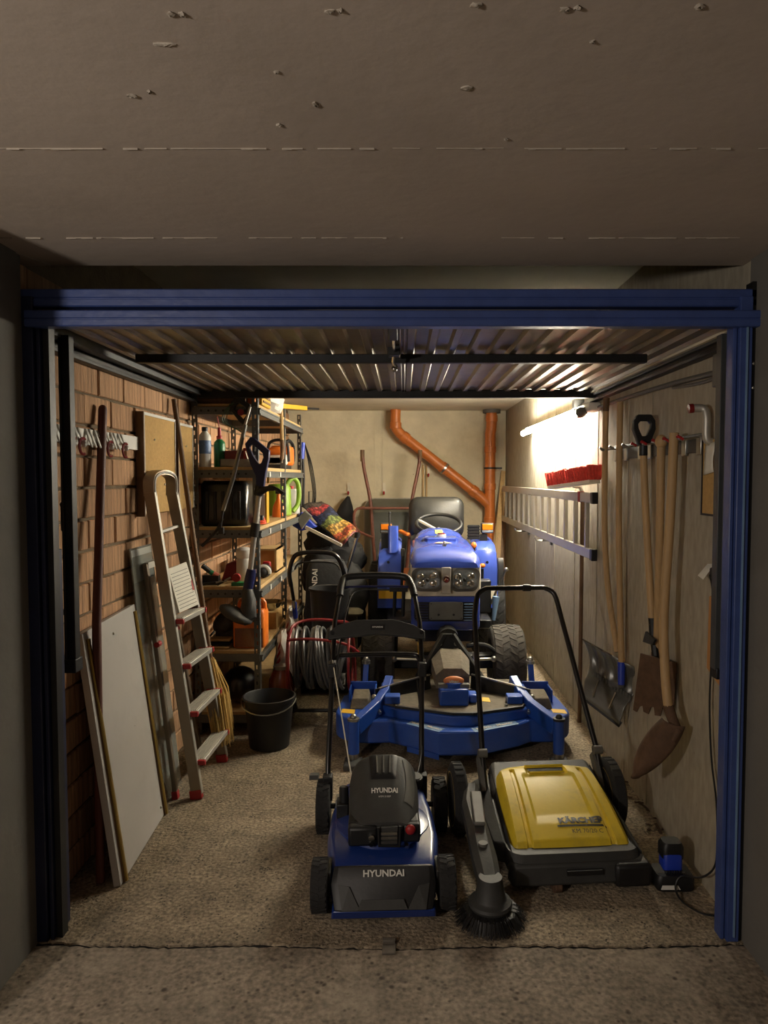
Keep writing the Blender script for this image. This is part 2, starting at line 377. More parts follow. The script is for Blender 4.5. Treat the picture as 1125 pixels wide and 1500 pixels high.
# brick wall
wl = struct(MB().box(XL - .2, XL - .012, 2.38, YB + .2, -.05, 2.7).build('wall_left', 'mortar', smooth=0))
BH, BL, G = .130, .272, .012
def brick_mesh(l, h):
    q = MB(); e = .004
    x0, x1 = -.03, 0.0
    a = [(x0, 0, 0), (x0, l, 0), (x0, l, h), (x0, 0, h)]; c = [(x1 - e, 0, 0), (x1 - e, l, 0), (x1 - e, l, h), (x1 - e, 0, h)]
    d = [(x1, e, e), (x1, l - e, e), (x1, l - e, h - e), (x1, e, h - e)]
    q.loft([a, c, d]); return q
proto = brick_mesh(BL - G, BH - G).build('brick', 'brick', wl, smooth=0)
half = brick_mesh(BL / 2 - G, BH - G)
spots = []
for r in range(18):
    y = 2.40 - (BL / 2 if r % 2 else 0) + rj.uniform(-.02, .02)
    while y < YB - .05:
        spots.append((y, .004 + r * BH)); y += BL
spots.sort(key=lambda p: p[0])
rest = MB(); first = True
for i, (y, z) in enumerate(spots):
    dx = rj.uniform(-.004, .004)
    if i < 296:
        o = proto if first else proto.copy()
        if not first: COL.objects.link(o)
        first = False
        o.location = (XL + dx, y + rj.uniform(-.003, .003), z + rj.uniform(-.002, .002)); o.rotation_euler = (0, 0, rj.uniform(-.008, .008))
    else:
        k = len(rest.v); q = brick_mesh(BL - G, BH - G); rest.add(q.v, q.f); rest.xf(Matrix.Translation((XL + dx, y, z)), k)
rest.build('brick_courses', 'brick', wl, smooth=0, kind='stuff')

# ---------------------------------------------------------------- garage door: frame, leaf, tracks
d1 = thing('door_1', None, None, (0, 2.4, 0), kind='structure')
def ribbed_beam(name, x0, x1, yf, z0, z1, m, par):
    h = z1 - z0
    prof = [(yf + .045, z0), (yf + .004, z0), (yf, z0 + .004), (yf, z0 + h * .40), (yf + .004, z0 + h * .44), (yf + .004, z0 + h * .50), (yf, z0 + h * .54), (yf, z1 - .004), (yf + .004, z1), (yf + .045, z1)]
    return MB().prism([(y, z) for y, z in prof], 'X', x0, x1).build(name, m, par, smooth=25)
ribbed_beam('header_beam', -1.268, 1.2, 2.385, 2.168, 2.226, 'frame', d1)
def post(x0, x1, inner, m):
    s = 1 if inner > 0 else -1                         # +1: the opening lies to the right
    q = MB().box(x0, x1, 2.375, 2.425, 0, 2.2)
    q.build('post', m, d1, bevel=.003)
post(-1.268, -1.226, 1, 'frame_shaded'); post(1.116, 1.158, -1, 'frame')
MB().box(-1.222, -1.208, 2.385, 2.43, 0, 2.12).build('post_ridge', 'frame_shaded', d1, bevel=.003)
MB().box(-1.206, -1.186, 2.40, 2.44, 0, 2.12).build('post_gap_shade', 'black', d1)  # black strip in place of the shaded gap inside the left post
MB().box(1.136, 1.141, 2.369, 2.376, .02, 2.15).build('post_ridge', 'lightblue', d1)
MB().box(1.100, 1.114, 2.39, 2.44, 0, 2.15).build('post_ridge', 'frame', d1, bevel=.003)
MB().box(1.158, 1.174, 2.385, 2.43, 0, 2.25).build('post_gap_shade', 'black', d1)  # black strip in place of the shaded gap between right post and jamb
for z in (1.98, 1.90): MB().ball((1.166, 2.383, z), (.006, .004, .006), 8, 5).build('screw', 'chrome', d1)
leaf = ribbed_beam('door_leaf_edge', -1.243, 1.172, 2.355, 2.097, 2.150, 'frame', d1)
sheet = MB(); nrib = 28; xa, xb = -1.235, 1.165
prof = []
for i in range(nrib):
    x = xa + (xb - xa) * i / nrib; w = (xb - xa) / nrib
    prof += [(x, 0), (x + w * .52, 0), (x + w * .62, -.016), (x + w * .9, -.016)]
prof.append((xb, 0))
zs_ = 2.138
n = len(prof)
sheet.add([(x, 2.40, zs_ + z) for x, z in prof] + [(x, 4.36, zs_ + z) for x, z in prof] + [(x, 2.40, zs_ + z + .004) for x, z in prof] + [(x, 4.36, zs_ + z + .004) for x, z in prof],
          [(i, i + 1, n + i + 1, n + i) for i in range(n - 1)] + [(2 * n + i, 3 * n + i, 3 * n + i + 1, 2 * n + i + 1) for i in range(n - 1)])
sheet.build('corrugated_sheet', 'galv', d1, smooth=0)
yb1 = at(560, 527, 3.2); 
MB().box(-1.13, 1.03, 3.02, 3.06, 2.085, 2.122).build('cross_bar', 'steel_dark', d1, bevel=.003)
MB().box(-1.24, 1.17, 4.33, 4.37, 2.085, 2.135).build('cross_bar', 'steel_dark', d1, bevel=.003)
for x in (xa, xb): MB().box(x - .014, x + .014, 2.40, 4.37, 2.10, 2.15).build('leaf_side_rail', 'steel_grey', d1, bevel=.002)
# lock gear in the middle of the leaf
MB().box(-.075, .035, 2.41, 4.33, 2.131, 2.136).build('lock_plate', 'galv', d1)
MB().box(-.052, -.02, 2.41, 2.62, 2.10, 2.13).box(-.06, -.012, 2.86, 2.93, 2.09, 2.13).build('lock_case', 'steel_dark', d1, bevel=.003)
MB().tube([(-.036, 2.6, 2.11), (-.036, 2.95, 2.105)], .006, 8).tube([(-.036, 2.9, 2.11), (-.04, 2.92, 2.07), (-.028, 2.93, 2.05)], .007, 8).ball((-.036, 2.93, 2.045), .013, 10, 7).build('lock_handle', 'chrome', d1)
for x in (-.012, .004): MB().tube([(x, 2.41, 2.122), (x + .004, 4.33, 2.122)], .003, 6).build('lock_cable', 'steel', d1)
# tracks under the ceiling, upright arms and springs
for sx, x0, x1, m in ((-1, -1.305, -1.262, 'steel_dark'), (1, 1.135, 1.176, 'steel_dark')):
    MB().box(x0, x1, 2.45, 4.62, 2.06, 2.075).box(x0 if sx < 0 else x1 - .006, x0 + .006 if sx < 0 else x1, 2.45, 4.62, 2.06, 2.11).build('ceiling_track', m, d1, bevel=.002)
    MB().box(x0, x1, 2.45, 4.39, 2.112, 2.17).build('track_flange', 'slab' if sx > 0 else 'galv', d1)
MB().box(-1.234, -1.194, 2.56, 2.60, .93, 2.11).box(-1.226, -1.222, 2.553, 2.56, .93, 2.11).build('door_arm', 'steel_dark', d1, bevel=.003)
MB().box(-1.262, -1.19, 2.55, 2.61, .89, .94).box(-1.262, -1.2, 2.565, 2.59, 1.10, 1.12).build('arm_bracket', 'black', d1, bevel=.003)
MB().box(1.105, 1.148, 2.49, 2.53, .92, 2.10).box(1.12, 1.124, 2.483, 2.49, .92, 2.1).build('door_arm', 'steel_grey', d1, bevel=.003)
MB().box(1.11, 1.165, 2.485, 2.535, .885, .925).box(1.148, 1.175, 2.495, 2.52, 1.04, 1.06).build('arm_bracket', 'black', d1, bevel=.003)
for x, z0, z1 in ((-1.245, .18, .88), (1.16, .20, .86)):
    q = MB(); k = 46
    q.tube([(x + .010 * math.cos(i * math.pi / 4), 2.53 + .010 * math.sin(i * math.pi / 4), z0 + (z1 - z0) * i / (8 * k)) for i in range(8 * k + 1)], .0025, 4)
    q.build('coil_spring', 'steel_dark', d1)
MB().box(-1.262, -1.205, 2.44, 2.50, 0, 1.35).build('spring_cover', 'frame_shaded', d1, bevel=.003)
MB().box(1.125, 1.165, 2.435, 2.475, .15, 1.33).build('spring_cover', 'frame', d1, bevel=.004)
# track end bracket hanging by the lamp
p = onx(847, 580, 1.12)
MB().box(p.x - .035, p.x + .03, p.y - .03, p.y + .03, 2.04, 2.1).box(p.x - .02, p.x + .015, p.y - .015, p.y + .02, 1.985, 2.04).cyl((p.x - .03, p.y, 2.03), (p.x + .03, p.y, 2.03), .016).build('track_bracket', 'steel_dark', d1, bevel=.003)
# floor latch
M['latch'] = mat('worn_latch_steel', (104, 97, 88), .6, metal=.4, var=.2, scale=30)
fx, fy = onfloor(570, 1388).xy
lt = thing('floor_latch', 'small rusty steel latch plate set into the threshold crack', 'latch', (fx, fy, 0))
MB().box(fx - .024, fx + .022, fy - .035, fy + .012, -.003, .006).build('plate', 'latch', lt, bevel=.002)
MB().box(fx - .024, fx + .02, fy + .012, fy + .03, -.003, .016).build('keeper', 'latch', lt, bevel=.002)
# ================================================================ RIGHT WALL
# fluorescent lamp
A, B = onx(766, 632, 1.09), onx(851, 604, 1.09)
A.z = B.z = 2.005
lamp = thing('fluorescent_lamp', 'lit white fluorescent batten lamp high on the concrete wall', 'lamp', (1.13, 5.4, 1.98))
MB().box(1.105, 1.175, B.y - .12, A.y + .02, 2.0, 2.05).build('housing', 'white', lamp, bevel=.006)
MB().cyl((1.085, B.y + .03, 2.0), (1.085, A.y - .03, 2.0), .019, n=16).build('tube', 'tube_on', lamp)
MB().cyl((1.085, B.y + .03, 2.0), (1.085, B.y - .03, 2.0), .025).box(1.08, 1.12, B.y - .03, B.y + .02, 1.99, 2.03).build('end_cap', 'grey_plastic', lamp)
MB().cyl((1.085, A.y - .03, 2.0), (1.085, A.y + .01, 2.0), .024).box(1.08, 1.12, A.y - .02, A.y + .01, 1.99, 2.03).build('end_cap', 'white', lamp)
MB().ball((1.075, B.y - .05, 1.995), .033, 12, 8).build('starter', 'grey_plastic', lamp)
# conduit and switch box
con = thing('cable_conduit', 'grey cable conduit sloping along the wall from the lamp to the switch box', 'conduit', (1.16, 3.3, 2.0))
MB().tube(smoothpath([(1.165, B.y - .1, 2.02), (1.165, 3.9, 2.02), (1.165, 3.2, 2.01), (1.165, 2.75, 1.995), (1.165, 2.62, 1.99)], 4), .011, 8).build('pipe', 'grey_plastic', con)
MB().tube(smoothpath([(1.17, 3.1, 1.99), (1.168, 2.8, 1.972), (1.165, 2.62, 1.975)], 4), .007, 6).build('cable', 'grey_plastic', con)
sb = thing('switch_box', 'grey double socket and switch box behind the right door arm', 'socket box', (1.15, 2.52, 1.94))
MB().box(1.13, 1.18, 2.53, 2.62, 1.93, 2.05).build('box', 'grey_plastic', sb, bevel=.005)
MB().box(1.125, 1.18, 2.44, 2.525, 1.925, 2.055).build('socket_plate', 'grey_plastic', sb, bevel=.006)
for z in (1.955, 1.99, 2.025): MB().cyl((1.12, 2.475, z), (1.13, 2.475, z), .013).build('socket', 'charcoal', sb)
# aluminium ladder hung flat
al = thing('aluminium_ladder', 'long aluminium ladder hung sideways on wall hooks below the lamp', 'ladder', (1.13, 6.0, 1.12))
y0, y1 = 4.13, 7.9
for z in (1.482, 1.15): MB().box(1.10, 1.125, y0, y1, z - .03, z + .03).build('rail', 'alu', al, bevel=.004)
for i in range(13):
    y = y0 + .16 + i * .28
    MB().box(1.1, 1.125, y - .016, y + .016, 1.16, 1.47).build('rung', 'alu', al, bevel=.004)
for z in (1.482, 1.15): MB().box(1.095, 1.13, y0 - .02, y0 + .03, z - .034, z + .034).build('rubber_foot', 'black', al, bevel=.004)
MB().box(1.095, 1.128, 4.42, 4.46, 1.45, 1.516).build('red_stop', 'red', al, bevel=.003)
for y in (5.6, 6.6):
    h = thing('wall_hook', 'bent steel wall hook carrying the ladder, %s one' % ('nearer' if y < 6 else 'farther'), 'hook', (1.18, y, 1.1), group='hooks under the aluminium ladder')
    MB().tube(smoothpath([(1.18, y, 1.105), (1.12, y, 1.105), (1.06, y, 1.105), (1.04, y, 1.13)], 3), .008, 6).build('arm', 'steel', h)
    MB().box(1.165, 1.18, y - .02, y + .02, 1.07, 1.16).build('plate', 'steel_dark', h)
# red broom standing head-up
rb = thing('push_broom', 'broom with red bristles standing head up beside the ladder', 'broom', (1.13, 4.56, 0))
c0, c1 = Vector((1.05, 5.02, 1.545)), Vector((1.13, 4.12, 1.60))
MB().bar((1.03, 4.9, 1.535), (1.12, 4.15, 1.58), .07, .022).build('head_block', 'cream', rb, bevel=.004)
q = MB()
rr = random.Random(5)
for i in range(26):
    t = i / 25; c = lerp((1.03, 4.9, 1.545), (1.12, 4.15, 1.59), t)
    for j in range(5):
        w = (j - 2) * .014
        q.tube([c + Vector((w, rr.uniform(-.008, .008), 0)), c + Vector((w * 1.5, rr.uniform(-.012, .012), .085 + rr.uniform(-.006, .006)))], [.009, .013], 6)
q.build('bristles', 'redbristle', rb, kind='stuff')
MB().tube([(1.085, 4.55, 1.55), (1.135, 4.555, 1.54), (1.153, 4.56, 1.50)], .013, 10).build('socket', 'alu', rb)
MB().cyl((1.153, 4.56, 1.51), (1.155, 4.58, .0), .013).build('handle', 'wood_dark', rb)
# tool rail and hanging long tools
tr = thing('tool_rail', 'grey metal tool rail with hooks on the concrete wall', 'tool rail', (1.17, 3.3, 1.7))
MB().box(1.168, 1.18, 2.785, 3.95, 1.70, 1.775).build('strip', 'steel_grey', tr, bevel=.002)
for y in (3.90, 3.72, 3.5, 3.36, 3.22, 3.08, 2.95, 2.8):
    MB().tube(smoothpath([(1.17, y, 1.76), (1.13, y, 1.755), (1.09, y, 1.75), (1.08, y, 1.765)], 3), .005, 6).build('hook', 'steel', tr)
    MB().cyl((1.10, y, 1.751), (1.075, y, 1.765), .007, n=8).build('hook_tip', 'red' if y < 3.4 else 'steel', tr)
    MB().box(1.16, 1.172, y - .022, y + .022, 1.69, 1.765).build('clip', 'steel', tr, bevel=.003)
def handle(name, pts, r, m, par): return MB().tube(smoothpath(pts, 4), r, 12).build(name, m, par)
# pole 1: plain broom stick
t = thing('wooden_pole', 'tall plain wooden pole with dark tip, nearest to the ladder', 'pole', (1.12, 3.9, .7))
handle('stick', [onx(887, 600, 1.11), onx(885, 760, 1.11), onx(890, 860, 1.12), onx(904, 955, 1.14)], .0165, 'wood', t)
handle('dark_tip', [onx(888, 583, 1.11), onx(887, 602, 1.11)], .0172, 'wood_dark', t)
# snow shovel
t = thing('snow_shovel', 'grey ribbed snow shovel with wooden handle and blue collar', 'shovel', (1.1, 3.6, .25))
handle('handle', [onx(908, 589, 1.12), onx(906, 780, 1.12), onx(910, 975, 1.125)], .016, 'wood', t)
MB().cyl(onx(910, 970, 1.125), onx(909.5, 1003, 1.12), .02, .017).build('collar', 'bluecol', t)
TL, TR = onx(853, 936, .985), onx(927, 977, 1.165); BLc, BRc = onx(860, 1022, .985), onx(912, 1062, 1.13)
nrm = (TR - TL).cross(BLc - TL).normalized()
if nrm.y > 0: nrm = -nrm
q = MB()
def blade(u, v):
    p = lerp(lerp(TL, TR, u), lerp(BLc, BRc, u), v)
    k = .045 * math.sin(math.pi * min(v / .7, 1)) - (.03 if v > .55 else 0) * (v - .55) / .45
    return p - nrm * k + nrm * .006 * (math.sin(u * math.pi * 10) if v < .5 else 0)
q.grid(blade, 40, 16); q.build('blade', 'snow', t, solid=.004)
MB().bar(lerp(BLc, BRc, 0) + nrm * .02, lerp(BLc, BRc, 1) + nrm * .02, .012, .03, up=BLc - TL).build('wear_strip', 'black', t)
MB().bar(TL + nrm * .004, lerp(TL, TR, .6) + nrm * .004, .006, .008).build('top_edge', 'chrome', t)
for i in range(13):
    c = lerp(blade(.18, .52), blade(.98, .52), i / 12)
    MB().bar(c + nrm * .012 + Vector((0, 0, .012)), c + nrm * .016 - Vector((0, 0, .012)), .009, .02).build('rib', 'snow', t)
for u in (.3, .72): MB().bar(blade(u, .58) + nrm * .014, blade(u, .86) + nrm * .014, .008, .01).build('stiffener', 'steel', t)
MB().bar(blade(.55, .5) + nrm * .012, onx(909.5, 1003, 1.12), .03, .03).build('socket', 'snow', t)
# spade with D grip
t = thing('spade', 'spade with black D-shaped grip and rusty notched blade', 'spade', (1.1, 3.2, .45))
dT = onx(941, 610, 1.1); dB = onx(942, 655, 1.1)
q = MB(); w = .052
o1 = [(-.5 * w, -.01), (-w, .06), (-.95 * w, .10), (-.6 * w, .128), (.6 * w, .128), (.95 * w, .10), (w, .06), (.5 * w, -.01)]
i1 = [(-.2 * w, .03), (-.5 * w, .065), (-.55 * w, .085), (-.35 * w, .098), (.35 * w, .098), (.55 * w, .085), (.5 * w, .065), (.2 * w, .03)]
k = len(o1)
c = dB + Vector((0, 0, .02))
pts = []
for dy_ in (-.014, .014):
    pts += [(c.x + a, c.y + dy_, c.z + z) for a, z in o1] + [(c.x + a, c.y + dy_, c.z + z) for a, z in i1]
fs = []
for j in range(k):
    n_ = (j + 1) % k
    fs += [(j, n_, k + n_, k + j), (2 * k + j, 3 * k + j, 3 * k + n_, 2 * k + n_), (j, 2 * k + j, 2 * k + n_, n_), (k + j, k + n_, 3 * k + n_, 3 * k + j)]
q.add(pts, fs); q.cyl(c + Vector((0, 0, .01)), c - Vector((0, 0, .06)), .019); q.build('grip', 'black', t, bevel=.004)
handle('shaft', [dB - Vector((0, 0, .03)), onx(946, 760, 1.11), onx(955, 915, 1.125)], .0165, 'wood', t)
MB().tube([onx(955, 905, 1.125), onx(957, 935, 1.13), onx(960, 965, 1.13)], [.019, .018, .014], 8).build('socket', 'steel_dark', t)
MB().slab(onx(944, 940, 1.12), onx(948, 925, 1.12), onx(962, 937, 1.12), onx(958, 945, 1.12), .01).build('foot_tread', 'steel_dark', t)
P0, P1 = onx(938, 957, 1.06), onx(991, 971, 1.165); P3, P2 = onx(927, 1042, 1.06), onx(986, 1052, 1.165)
sil = [(0, 0), (1, 0), (1, .97), (.86, 1.0), (.82, .80), (.74, .80), (.70, 1.0), (.56, 1.0), (.52, .86), (.44, .86), (.40, 1.0), (.27, .97), (.23, .87), (.15, .9), (.10, 1.0), (0, .97)]
def pl(u, v): return lerp(lerp(P0, P1, u), lerp(P3, P2, u), v)
nn = (P1 - P0).cross(P3 - P0).normalized() * .003
n = len(sil)
q = MB().add([pl(u, v) - nn for u, v in sil] + [pl(u, v) + nn for u, v in sil], [tuple(range(n)), tuple(range(2 * n - 1, n - 1, -1))] + [(j, (j + 1) % n, n + (j + 1) % n, n + j) for j in range(n)])
q.build('blade', 'rust', t, smooth=0)
# hoe handle with ball end
t = thing('hoe', 'wooden tool handle with ball-shaped end between spade and round shovel', 'hoe', (1.1, 3.1, .8))
handle('shaft', [onx(968, 655, 1.1), onx(966, 780, 1.11), onx(963, 915, 1.135), onx(962, 955, 1.145)], .0175, 'wood', t)
MB().ball(onx(968, 647, 1.1), (.026, .026, .03), 12, 8).build('knob', 'wood', t)
MB().slab(onx(955, 955, 1.16), onx(972, 957, 1.14), onx(972, 1000, 1.14), onx(955, 1000, 1.16), .006).build('blade', 'rust', t)
# round pointed shovel
t = thing('round_shovel', 'wooden handled round shovel with long pointed blade jutting from the wall', 'shovel', (1.08, 3.0, .2))
handle('shaft', [onx(987, 634, 1.1), onx(981, 760, 1.09), onx(972, 900, 1.08), onx(974, 990, 1.08), onx(979, 1040, 1.085)], .019, 'wood', t)
MB().tube([onx(978, 1034, 1.085), onx(984, 1052, 1.09), onx(993, 1072, 1.10), onx(985, 1085, 1.08)], [.022, .021, .018, .012], 10).build('socket', 'rust', t)
a, c_ = onx(986, 1058, 1.09), onx(930, 1138, .97)
axis = (c_ - a); sd = Vector((.55, -.6, -.1)).normalized(); up_ = axis.cross(sd).normalized()
q = MB()
def shb(u, v):
    w = .085 * max(.08, math.sin(math.pi * min(1, .22 + .78 * v))) ** .6; s_ = (u - .5) * 2
    return a + axis * v + sd * w * s_ * .75 + up_ * (.03 * (1 - s_ * s_)) 
q.grid(shb, 14, 18); q.build('blade', 'rust', t, solid=.003)
# pipe hook with red end
t = thing('pipe_bracket', 'short bent steel pipe with red end cap above the clipboard', 'bracket', (1.16, 2.7, 1.75))
MB().tube(smoothpath([(1.172, 2.70, 1.735), (1.15, 2.70, 1.75), (1.148, 2.70, 1.83), (1.14, 2.71, 1.862), (1.10, 2.72, 1.865)], 4), .016, 10).build('pipe', 'alu', t)
MB().cyl((1.105, 2.72, 1.865), (1.088, 2.722, 1.863), .018).build('cap', 'red_dark', t)
# clipboards
t = thing('clipboard', 'brown clipboard with pinned white note hanging on the right wall', 'clipboard', (1.17, 2.65, 1.45))
MB().box(1.168, 1.178, 2.55, 2.77, 1.462, 1.745).build('board', 'cork', t)
MB().box(1.164, 1.18, 2.545, 2.775, 1.455, 1.463).box(1.164, 1.18, 2.77, 2.776, 1.455, 1.745).build('rim', 'black', t)
MB().box(1.166, 1.168, 2.56, 2.75, 1.48, 1.60).build('sheet', 'paper' if 0 else 'cork', t)
q = MB().grid(lambda u, v: (1.160 - .012 * math.sin(v * 2.6) * u, 2.735 - .105 * u + .012 * v, 1.725 - .115 * v + .012 * u), 4, 6); q.build('note', 'paper', t, solid=.001)
MB().tube([(1.16, 2.565, 1.50), (1.155, 2.60, 1.50), (1.16, 2.60, 1.48)], .003, 5).build('clip', 'steel_dark', t)
t = thing('calendar_sheet', 'curling yellow and white printed sheet on dark board near the post', 'paper', (1.17, 2.48, 1.45))
MB().box(1.168, 1.178, 2.44, 2.535, 1.455, 1.76).build('board', 'bagdark', t)
MB().grid(lambda u, v: (1.160 - .02 * math.sin(v * 2) * (1 - u), 2.52 - .07 * u + .01 * v, 1.78 - .28 * v), 6, 8).build('sheet', mat('printed_sheet', (206, 196, 170), .8, var=.25, scale=30, stretch=(1, 1, 4)), t, solid=.001)
MB().box(1.150, 1.1535, 2.45, 2.51, 1.70, 1.745).build('yellow_band', 'sticker_y', t)
# wood board, tag and charger cable
t = thing('plywood_offcut', 'orange-brown plywood board leaning on the right wall behind the door arm', 'board', (1.17, 2.58, .78))
MB().add([(1.168, 2.69, 1.15), (1.168, 2.455, 1.14), (1.168, 2.455, .77), (1.168, 2.58, .83), (1.168, 2.70, .87), (1.179, 2.69, 1.15), (1.179, 2.455, 1.14), (1.179, 2.455, .77), (1.179, 2.58, .83), (1.179, 2.70, .87)],
         [(0, 1, 2, 3, 4), (9, 8, 7, 6, 5)] + [(j, (j + 1) % 5, 5 + (j + 1) % 5, 5 + j) for j in range(5)]).build('sheet', 'ply', t, smooth=0)
t = thing('wall_socket', 'white wall socket with plug and cable at mid height of right wall', 'socket', (1.17, 2.62, 1.25))
MB().box(1.165, 1.18, 2.52, 2.60, 1.19, 1.33).build('plate', 'white', t, bevel=.003)
MB().slab(onx(1022, 842, 1.12), onx(1036, 826, 1.13), onx(1046, 826, 1.15), onx(1030, 848, 1.14), .004).build('tag', 'paper', t)
MB().box(1.13, 1.168, 2.57, 2.61, 1.23, 1.27).build('plug', 'black', t, bevel=.006)
t = thing('battery_charger', 'black battery charger with blue battery on the floor by the post', 'charger', (1.06, 2.72, 0))
MB().loft([[Vector((1.055 + x, 2.72 + y, z)) for x, y in rrect(0, 0, .15 - e, .11 - e, .022)] for z, e in ((0.002, .01), (.012, 0), (.05, 0), (.062, .012))]).build('base', 'black', t)
MB().slab((.992, 2.672, .035), (1.085, 2.672, .035), (1.10, 2.70, .066), (.985, 2.70, .066), .006).build('label', 'grey_plastic', t)
for i in range(7): MB().box(1.02 + i * .01, 1.024 + i * .01, 2.68, 2.705, .055, .068).build('vent', 'black', t)
MB().slab((.995, 2.663, .014), (1.07, 2.663, .014), (1.06, 2.665, .03), (1.0, 2.665, .03), .003).build('sticker', 'white', t)
MB().loft([[Vector((1.06 + x, 2.745 + y, z)) for x, y in rrect(0, 0, .075 - e, .07 - e, .015)] for z, e in ((.05, 0), (.12, 0), (.13, .01))]).build('battery', 'bluecol', t)
MB().loft([[Vector((1.062 + x, 2.75 + y, z)) for x, y in rrect(0, 0, .085 - e, .075 - e, .018)] for z, e in ((.105, 0), (.15, 0), (.165, .015))]).build('battery_top', 'black', t)
cb = thing('charger_cable', 'thin black cable hanging down the wall to the charger', 'cable', (1.15, 2.6, 0))
MB().tube(smoothpath([(1.13, 2.6, 1.245), (1.15, 2.615, 1.15), (1.158, 2.635, .95), (1.158, 2.645, .75), (1.158, 2.62, .55), (1.158, 2.57, .40), (1.155, 2.55, .25), (1.15, 2.56, .16), (1.12, 2.60, .10), (1.07, 2.66, .07), (1.045, 2.652, .03), (1.05, 2.6, .008), (1.09, 2.53, .007), (1.14, 2.51, .007)], 5), .0038, 6).build('cord', 'black', cb)
# rubbish along the wall foot
for i, (px, py, w) in enumerate(((940, 1175, .07), (965, 1195, .09), (925, 1150, .06), (955, 1215, .05))):
    f = onfloor(px, py); q = MB()
    for j in range(5):
        a_ = random.uniform(0, 6.28); l = w * random.uniform(.5, 1); p_ = f + Vector((random.uniform(-.04, .04), random.uniform(-.05, .05), .006))
        q.bar(p_, p_ + Vector((math.cos(a_) * l, math.sin(a_) * l, random.uniform(0, .015))), .012, .003)
    tag(q.build('dry_leaf_litter', mat('dead_leaves', (66, 44, 30), .9, var=.3, scale=30)), ('small heap of dark dead leaves at the foot of right wall, ' + ('nearest ladder side', 'middle', 'farthest', 'nearest charger')[i]), 'leaves', 'leaf litter along the right wall')

# ================================================================ BACK WALL
dp = thing('drain_pipe', 'orange plastic drain pipes with diagonal branch on the back wall', 'drain pipe', (.9, 8.05, .9))
PT = [Vector((-.085, 8.06, 2.37)), Vector((-.085, 8.06, 2.2)), Vector((-.06, 8.06, 2.13)), Vector((.0, 8.06, 2.07)), Vector((.9, 8.06, 1.37)), Vector((.97, 8.06, 1.30))]
MB().tube(smoothpath(PT[:4], 4) + PT[4:], .058, 18).build('branch_pipe', 'orange_pvc', dp)
MB().tube([(1.0, 8.06, 2.36), (1.0, 8.06, 2.22), (.995, 8.06, 2.15), (.985, 8.06, 2.1), (.985, 8.06, .7)], .06, 18).build('riser_pipe', 'orange_pvc', dp)
for p_, d in (((-.085, 8.06, 2.19), (0, 0, 1)), ((.02, 8.06, 2.055), (.79, 0, -.61)), ((.46, 8.06, 1.712), (.79, 0, -.61)), ((.8, 8.06, 1.448), (.79, 0, -.61)), ((.985, 8.06, 1.92), (0, 0, 1)), ((.985, 8.06, 1.5), (0, 0, 1)), ((.985, 8.06, 1.12), (0, 0, 1)), ((1.0, 8.06, 2.27), (0, 0, 1))):
    p_, d = Vector(p_), Vector(d); MB().cyl(p_ - d * .035, p_ + d * .035, .067, n=18).build('collar', 'orange_pvc', dp, bevel=.004)
MB().cyl((.46, 8.06, 1.712) , (.478, 8.06, 1.698), .072, n=18).build('clamp', 'steel', dp)
MB().cyl((.985, 8.06, 1.70), (.985, 8.06, 1.72), .07, n=18).box(1.03, 1.12, 8.05, 8.07, 1.70, 1.72).build('clamp', 'steel_dark', dp)
MB().cyl((1.0, 8.06, 2.33), (1.0, 8.06, 2.37), .1, n=18).build('ceiling_collar', 'grey_plastic', dp)
for i, (px, py) in enumerate(((510, 716), (562, 716), (627, 690))):
    p_ = at(px, py, 8.18)
    t = thing('coat_hook', 'white strip with red-tipped hook on back wall, ' + ('left one above the bags', 'middle one above the barrow tray', 'right one under the diagonal pipe')[i], 'hook', tuple(p_), group='hooks on the back wall')
    MB().box(p_.x - .016, p_.x + .016, 8.185, 8.2, p_.z - .07, p_.z + .07).build('strip', 'cream', t)
    MB().tube(smoothpath([(p_.x, 8.185, p_.z - .04), (p_.x, 8.14, p_.z - .06), (p_.x, 8.12, p_.z - .03)], 3), .01, 6).build('hook', 'red', t)
for i, (px0, py0, x1, y1, m) in enumerate(((741, 690, .93, 7.55, 'board'), (738, 712, .97, 7.5, 'wood'), (733, 735, .88, 7.6, 'wood'), (747, 735, 1.04, 7.45, 'wood_dark'))):
    p_ = at(px0, py0, 8.13 - .03 * i); p_.x = min(p_.x, 1.145)
    t = MB().bar(p_, (x1, y1, .012), .05, .022, up=(0, 1, 0)).build('timber_batten', m, bevel=.002)
    tag(t, ('tallest pale timber batten in the back right corner', 'second timber batten in the back right corner', 'timber batten closest to the tractor in the back corner', 'dark timber batten closest to the right wall corner')[i], 'batten', 'battens leaning in the back corner')
p_ = at(622, 690, 8.17)
t = thing('wall_lath', 'pair of thin pale laths fixed upright on back wall', 'lath', (p_.x, 8.18, .9))
for dx in (-.02, .02): MB().box(p_.x + dx - .008, p_.x + dx + .008, 8.175, 8.2, .5, 1.75).build('lath', 'board', t)
